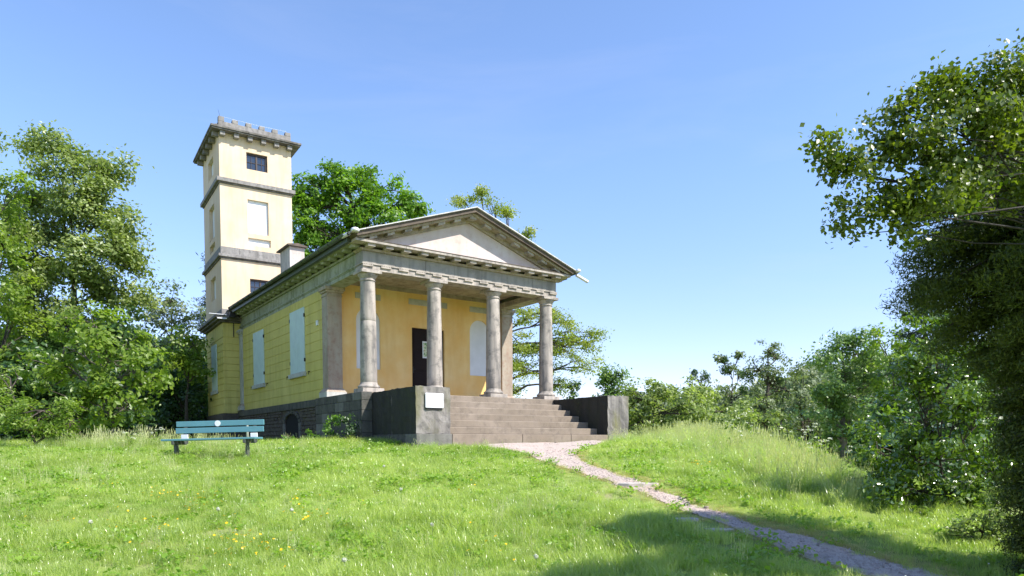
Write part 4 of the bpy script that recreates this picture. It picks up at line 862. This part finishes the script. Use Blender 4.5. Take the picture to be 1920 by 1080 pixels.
# tall grass: right mound, foreground patch, edges
L, D, x, y = field(90000, -26, 16, 6.5, 24)
tl = np.exp(-((L - 5.3) / 1.15) ** 2) * np.clip((D - 10.2) / 2.5, 0, 1) * 1.0
tl = np.maximum(tl, .30 * np.exp(-((L - .45) / .75) ** 2 - ((D - 10.4) / 1.4) ** 2))
tl = np.maximum(tl, .9 * np.exp(-((L + (9.3 + (D - 17) * .5)) / 2.2) ** 2 - ((D - 18.6) / .8) ** 2))
tl = np.maximum(tl, .5 * np.exp(-((L + 6.4) / 2.0) ** 2 - ((D - 16.9) / .45) ** 2)); tl = np.maximum(tl, .22 * np.exp(-((L + 6.6) / 1.6) ** 2 - ((D - 15.6) / .25) ** 2))
tl = np.maximum(tl, .10 * vnoise(x, y, .8, 2) ** 2)
tl = np.maximum(tl, .7 * np.exp(-((L - 3.6) / 1.0) ** 2 - ((D - 20.6) / .9) ** 2))
k = (rng.random(len(x)) < tl * .5) & keep(x, y, L, D, .3) & (L < edge_of(D) + 1.2); L, D, x, y, tl = L[k], D[k], x[k], y[k], tl[k]; n = len(x)
src = [clump('tall_a', 60, .16, .42, .0028, .8, 'grass_tall', seg=4), clump('tall_b', 60, .16, .5, .0030, 1.0, 'grass_tall', seg=4), seedclump('tall_c', 16, .18, .62, 'grass_seed')]
s = (.5 + .42 * np.clip(tl, 0, 1)) * rng.uniform(.7, 1.2, n)
scatter('tall_grass', np.stack([x, y, terr(x, y) - .01], -1), np.stack([rng.normal(0, .12, n), rng.normal(0, .12, n), rng.uniform(0, 6.28, n)], -1), s, rng.choice(3, n, p=[.37, .35, .28]), src, 'grass', 'grass', 'tall pale seeding grass on the mound right of the path and in tufts')
# dry straw along the path edges
n = 1500; iu = rng.integers(len(pr) // 5, len(pr), n); side_ = rng.random(n) < .72; q = np.where(side_[:, None], pr[iu] + np.stack([rng.gamma(1.6, .12, n), rng.gamma(1.6, .08, n)], -1), pl[iu] - np.stack([rng.gamma(1.4, .07, n), rng.gamma(1.4, .05, n)], -1))
scatter('dry_grass', np.stack([q[:, 0], q[:, 1], terr(q[:, 0], q[:, 1]) - .01], -1), np.stack([rng.normal(0, .2, n), rng.normal(0, .2, n), rng.uniform(0, 6.28, n)], -1), rng.uniform(.25, .6, n), np.zeros(n), [clump('straw_a', 50, .17, .13, .003, 1.3, 'straw')], 'grass', 'grass', 'short dry straw-coloured grass along the path edges')
# broad-leaved herbs
L, D, x, y = field(9000, -22, 10, 6, 22); k = keep(x, y, L, D) & (rng.random(len(x)) < .15 + .85 * vnoise(x, y, 1.1, 4) ** 3) & (L < edge_of(D)); x, y = x[k], y[k]; n = len(x)
scatter('herb_leaves', np.stack([x, y, terr(x, y) + .02], -1), np.stack([np.zeros(n), np.zeros(n), rng.uniform(0, 6.28, n)], -1), rng.uniform(.6, 1.4, n), rng.integers(0, 2, n), [broadclump('herb_a', 26, 'herb'), broadclump('herb_b', 20, 'herb')], 'herb', 'ground cover', 'low broad-leaved herbs among the grass')
# buttercups
M['butter'] = leafmat('buttercup', (.75, .45, .01), (.85, .58, .02), .25, .3, .5, rnd='obj', tcol=1.1)
M['daisy'] = leafmat('white_petal', (.7, .7, .66), (.8, .8, .76), .3, .6, .3, rnd='obj', tcol=1)
def flower(name, mat, r, h):
    V = [(0, 0, h)]; F = []
    for k in range(10): V.append((r * math.cos(k * .6283), r * math.sin(k * .6283), h + (.006 if k % 2 else 0)))
    for k in range(10): F.append((0, 1 + k, 1 + (k + 1) % 10))
    return mesh_np(name, V, F, M[mat], link=False)
cen = [(330, 925, 60, 14, 26), (400, 945, 50, 12, 16), (450, 1005, 45, 12, 22), (250, 975, 60, 16, 12), (555, 935, 14, 22, 9), (590, 965, 28, 9, 12), (640, 940, 40, 30, 6), (880, 905, 30, 12, 4), (1240, 925, 60, 30, 0), (1320, 865, 40, 14, 12), (200, 905, 90, 10, 8), (500, 1030, 70, 18, 12), (100, 1000, 80, 40, 8), (900, 1020, 120, 30, 8), (420, 985, 220, 60, 30)]
P = []
for (px, py, sx, sy, n) in cen:
    for k in range(n):
        X, Y_ = px + rng.normal(0, sx * .5), py + rng.normal(0, sy * .5)
        d = CF + CR * (X - 960) / FPX - CU * (Y_ - PY) / FPX; tt = np.linspace(5, 30, 600); q = CAM + d * tt[:, None]; h = q[:, 2] - terr(q[:, 0], q[:, 1]) - .18; i = np.argmax(h < 0)
        if h[i] < 0: P.append((q[i, 0], q[i, 1], float(terr(q[i, 0], q[i, 1]))))
P = np.array(P); n = len(P)
scatter('buttercups', P, np.stack([rng.normal(0, .4, n), rng.normal(0, .4, n), rng.uniform(0, 6.28, n)], -1), rng.uniform(.8, 1.25, n), np.zeros(n), [flower('buttercup', 'butter', .016, .19)], 'x', 'flowers', 'small yellow buttercups scattered through the meadow')
L, D, x, y = field(2600, -16, 7, 7, 20); k = keep(x, y, L, D) & (rng.random(len(x)) < vnoise(x, y, .7, 1)); x, y = x[k], y[k]; n = len(x)
scatter('white_florets', np.stack([x, y, terr(x, y)], -1), np.stack([rng.normal(0, .5, n), rng.normal(0, .5, n), rng.uniform(0, 6.28, n)], -1), rng.uniform(.5, 1.1, n), np.zeros(n), [flower('floret', 'daisy', .009, .17)], 'x', 'flowers', 'tiny white clover and daisy heads speckling the meadow')
# dandelion clocks
M['fluff'] = leafmat('dandelion_fluff', (.62, .62, .58), (.7, .7, .66), .4, .9, .1, rnd='obj', tcol=1)
M['stem'] = plain('green_stem', (.12, .2, .05), .6)
dc = [(547, 957, 'above the buttercups, left of centre'), (409, 956, 'among the buttercups near the left'), (645, 1052, 'near the bottom edge below the steps'), (170, 980, 'furthest to the left'), (752, 918, 'in the middle of the lawn'), (720, 875, 'highest on the lawn, toward the step wall'), (810, 985, 'left of the tall pale grass tuft'), (1005, 1045, 'near the tree shadow at the bottom')]
for (px, py, wh) in dc:
    d = CF + CR * (px - 960) / FPX - CU * (py - PY) / FPX; tt = np.linspace(5, 30, 2000); q = CAM + d * tt[:, None]; h = q[:, 2] - terr(q[:, 0], q[:, 1]) - .2; i = int(np.argmax(h < 0)); assert h[i] < 0; g0 = float(terr(q[i, 0], q[i, 1]))
    r = tag(empty('dandelion_clock', (q[i, 0], q[i, 1], g0)), 'round white dandelion seed head ' + wh, 'flower', 'dandelion clocks in the lawn')
    MB().tube([(0, 0, 0), (.01, 0, .1), (0, 0, .2)], [.003] * 3, 4).build('stem', M['stem'], r)
    n = 90; u = rng.normal(0, 1, (n, 3)); u /= np.linalg.norm(u, axis=1)[:, None]; LV = leaves(u * .022 + [0, 0, .21], .022, 0, outward=u * 2, elong=1.2); Q = np.arange(n * 4).reshape(-1, 4)
    mesh_np('seed_head', LV.reshape(-1, 3), np.stack([Q[:, [0, 1, 2]], Q[:, [0, 2, 3]]], 1).reshape(-1, 3), M['fluff'], r)
# cow parsley
def umbel_plant(px, D, h, lab, nh=5):
    x, y = XY((px - 960) / FPX * D, D); z = float(terr(x, y)); r = tag(empty('cow_parsley', (float(x), float(y), z)), lab, 'flower', 'cow parsley along the meadow edge')
    st = MB(); hd = []
    for k in range(nh):
        a0 = rng.random() * 6.28; s_ = rng.uniform(.08, .3); e = np.array([math.cos(a0) * s_ * .7, math.sin(a0) * s_ * .7, h * rng.uniform(.7, 1.1)]); st.tube([(0, 0, 0), (0, 0, h * .5), tuple(e)], [.006, .005, .002], 4)
        for q in range(22):
            rr = .042 * math.sqrt(rng.random()); aa = rng.random() * 6.28; hd.append(e + [rr * math.cos(aa), rr * math.sin(aa), rng.normal(0, .008) - rr * rr * 6])
    st.build('stem', M['stem'], r); hd = np.array(hd); LV = leaves(hd, .020, 1.2, elong=1.1); Q = np.arange(len(hd) * 4).reshape(-1, 4)
    mesh_np('flower_head', LV.reshape(-1, 3), np.stack([Q[:, [0, 1, 2]], Q[:, [0, 2, 3]]], 1).reshape(-1, 3), M['daisy'], r)
    C = rng.normal(0, 1, (60, 3)) * [.13, .13, .14] + [0, 0, h * .4]; LV = leaves(C, .09, .5, elong=2); Q = np.arange(240).reshape(-1, 4)
    mesh_np('leaves', LV.reshape(-1, 3), np.stack([Q[:, [0, 1, 2]], Q[:, [0, 2, 3]]], 1).reshape(-1, 3), M['leaf_bright'], r, attr={'tint': rng.random(240)})
for (px, D, h, lab) in ((1372, 17.2, .75, 'white cow parsley in the first clump right of the tall grass'), (1392, 17, .85, 'tallest white umbels of the first cow parsley clump'), (1410, 16.4, .6, 'cow parsley low in front of the first clump'), (1385, 15.8, .5, 'nearest short white umbels below the first clump'),
                        (1500, 15.5, .75, 'left plant of the second cow parsley group, below the dark round tree'), (1520, 15, .8, 'tall umbels before the dark round tree trunk'), (1548, 14.6, .7, 'rightmost white umbels before the bare trunk'), (1535, 14.2, .55, 'low cow parsley in front of the second group'),
                        (1600, 13, .6, 'umbels beside the glossy shrub foot'), (1810, 10.6, .55, 'pale umbels under the glossy shrub near the yew'), (300, 18.5, .55, 'white umbels left of the bench'), (246, 18.2, .45, 'small white umbels in the long grass left of the bench')): umbel_plant(px, D, h, lab)
# plants at the foot of the side wall
for (px, D, lab, L) in ((622, 20.6, 'leafy sapling glinting at the foot of the podium wall', ((622, 800, 12, 12), (612, 820, 14, 12), (626, 785, 7, 6))), (655, 20.6, 'dark bush in the corner between podium and step wall', ((650, 800, 22, 18), (645, 822, 26, 14), (665, 815, 16, 16))), (560, 20.5, 'weedy bush below the cellar arch', ((575, 822, 18, 12), (548, 828, 14, 8), (595, 826, 12, 10)))):
    make_tree('wall_shrub', lab, 'shrub', gb(px, D), lb(D, *L), leaf=.085, cl=.16, per_area=9, nleaf=10, mat='leaf_mid' if px != 655 else 'leaf_dark', trunk_r=.02, twigs=.3, twig_r=.004)
# stones by the path and litter
def slabstone(x, y, rx, ry, h, rz, label, name='flat_stone', cat='stone', m='step'):
    n = 9; pts = [(rx * math.cos(6.283 * k / n) * random.uniform(.8, 1.1), ry * math.sin(6.283 * k / n) * random.uniform(.8, 1.1)) for k in range(n)]
    z = float(terr(x, y)); v = [(a_, b_, -.05) for a_, b_ in pts] + [(a_ * .93, b_ * .93, h) for a_, b_ in pts]
    o = MB().add(v, [tuple(range(n, 2 * n))] + [(k, (k + 1) % n, n + (k + 1) % n, n + k) for k in range(n)]).build(name, M[m], None, .01); o.location = (x, y, z); o.rotation_euler[2] = rz; tag(o, label, cat); return o
M['slab'] = weathered('pale_slab', (.42, .37, .33), (.2, .18, .15))
slabstone(.30, -10.9, .42, .2, .045, -.6, 'flat pale slab crossing the path halfway down', m='slab'); slabstone(-.72, -12.85, .26, .15, .015, -.6, 'small flat stone in the grass beside the path', m='slab'); slabstone(-.68, -13.45, .27, .13, .012, -.6, 'lower flat stone in the grass nearest the tree shadow', m='slab')
slabstone(.13, -12.55, .05, .04, .05, 0, 'small loose stone on the right edge of the path', 'loose_stone'); slabstone(4.2, -3.75, .06, .05, .06, 0, 'small stone lying before the bottom step', 'loose_stone')
x_, y_ = XY((528 - 960) / FPX * 17.6, 17.6); slabstone(float(x_), float(y_), .14, .06, .10, -.9, 'white scrap of rubble in the grass right of the bench', 'rubble_scrap', 'rubble', 'white')
x_, y_ = XY((465 - 960) / FPX * 20, 20.); o = MB().lathe([(.035, -.3), (.035, .56), (.05, .60), (.055, .65), (.04, .69), (0.01, .70)], 0, 0, 12).build('marker_post', M['sill'], None); o.location = (float(x_), float(y_), float(terr(x_, y_))); tag(o, 'small grey round-topped post behind the right end of the bench', 'post')
# pebbles on the path
n = 9000; iu = rng.integers(0, len(pl), n); v_ = rng.random(n); q = pl[iu] * (1 - v_[:, None]) + pr[iu] * v_[:, None] + rng.normal(0, .06, (n, 2)); k = ~inside_building(q[:, 0], q[:, 1]); q = q[k]; n = len(q)
def pebble(name, m):
    v = [(0, 0, .008), (.012, 0, 0), (0, .009, 0), (-.011, .002, 0), (0, -.01, 0)]; return mesh_np(name, v, [(0, 1, 2), (0, 2, 3), (0, 3, 4), (0, 4, 1)], m, link=False)
M['peb1'] = plain('pebble_pink', (.44, .35, .31), .8); M['peb2'] = plain('pebble_dark', (.38, .30, .26), .8)
scatter('path_pebbles', np.stack([q[:, 0], q[:, 1], terr(q[:, 0], q[:, 1]) + .014], -1), np.stack([rng.normal(0, .3, n), rng.normal(0, .3, n), rng.uniform(0, 6.28, n)], -1), rng.uniform(.5, 1.8, n), rng.integers(0, 2, n), [pebble('pebble_a', M['peb1']), pebble('pebble_b', M['peb2'])], 'x', 'gravel', 'loose pink and brown pebbles on the path')

print('TRIS', sum(sum(len(p.vertices) - 2 for p in o.data.polygons) if len(o.data.polygons) < 5000 else len(o.data.polygons) for o in col.objects if o.type == 'MESH'))
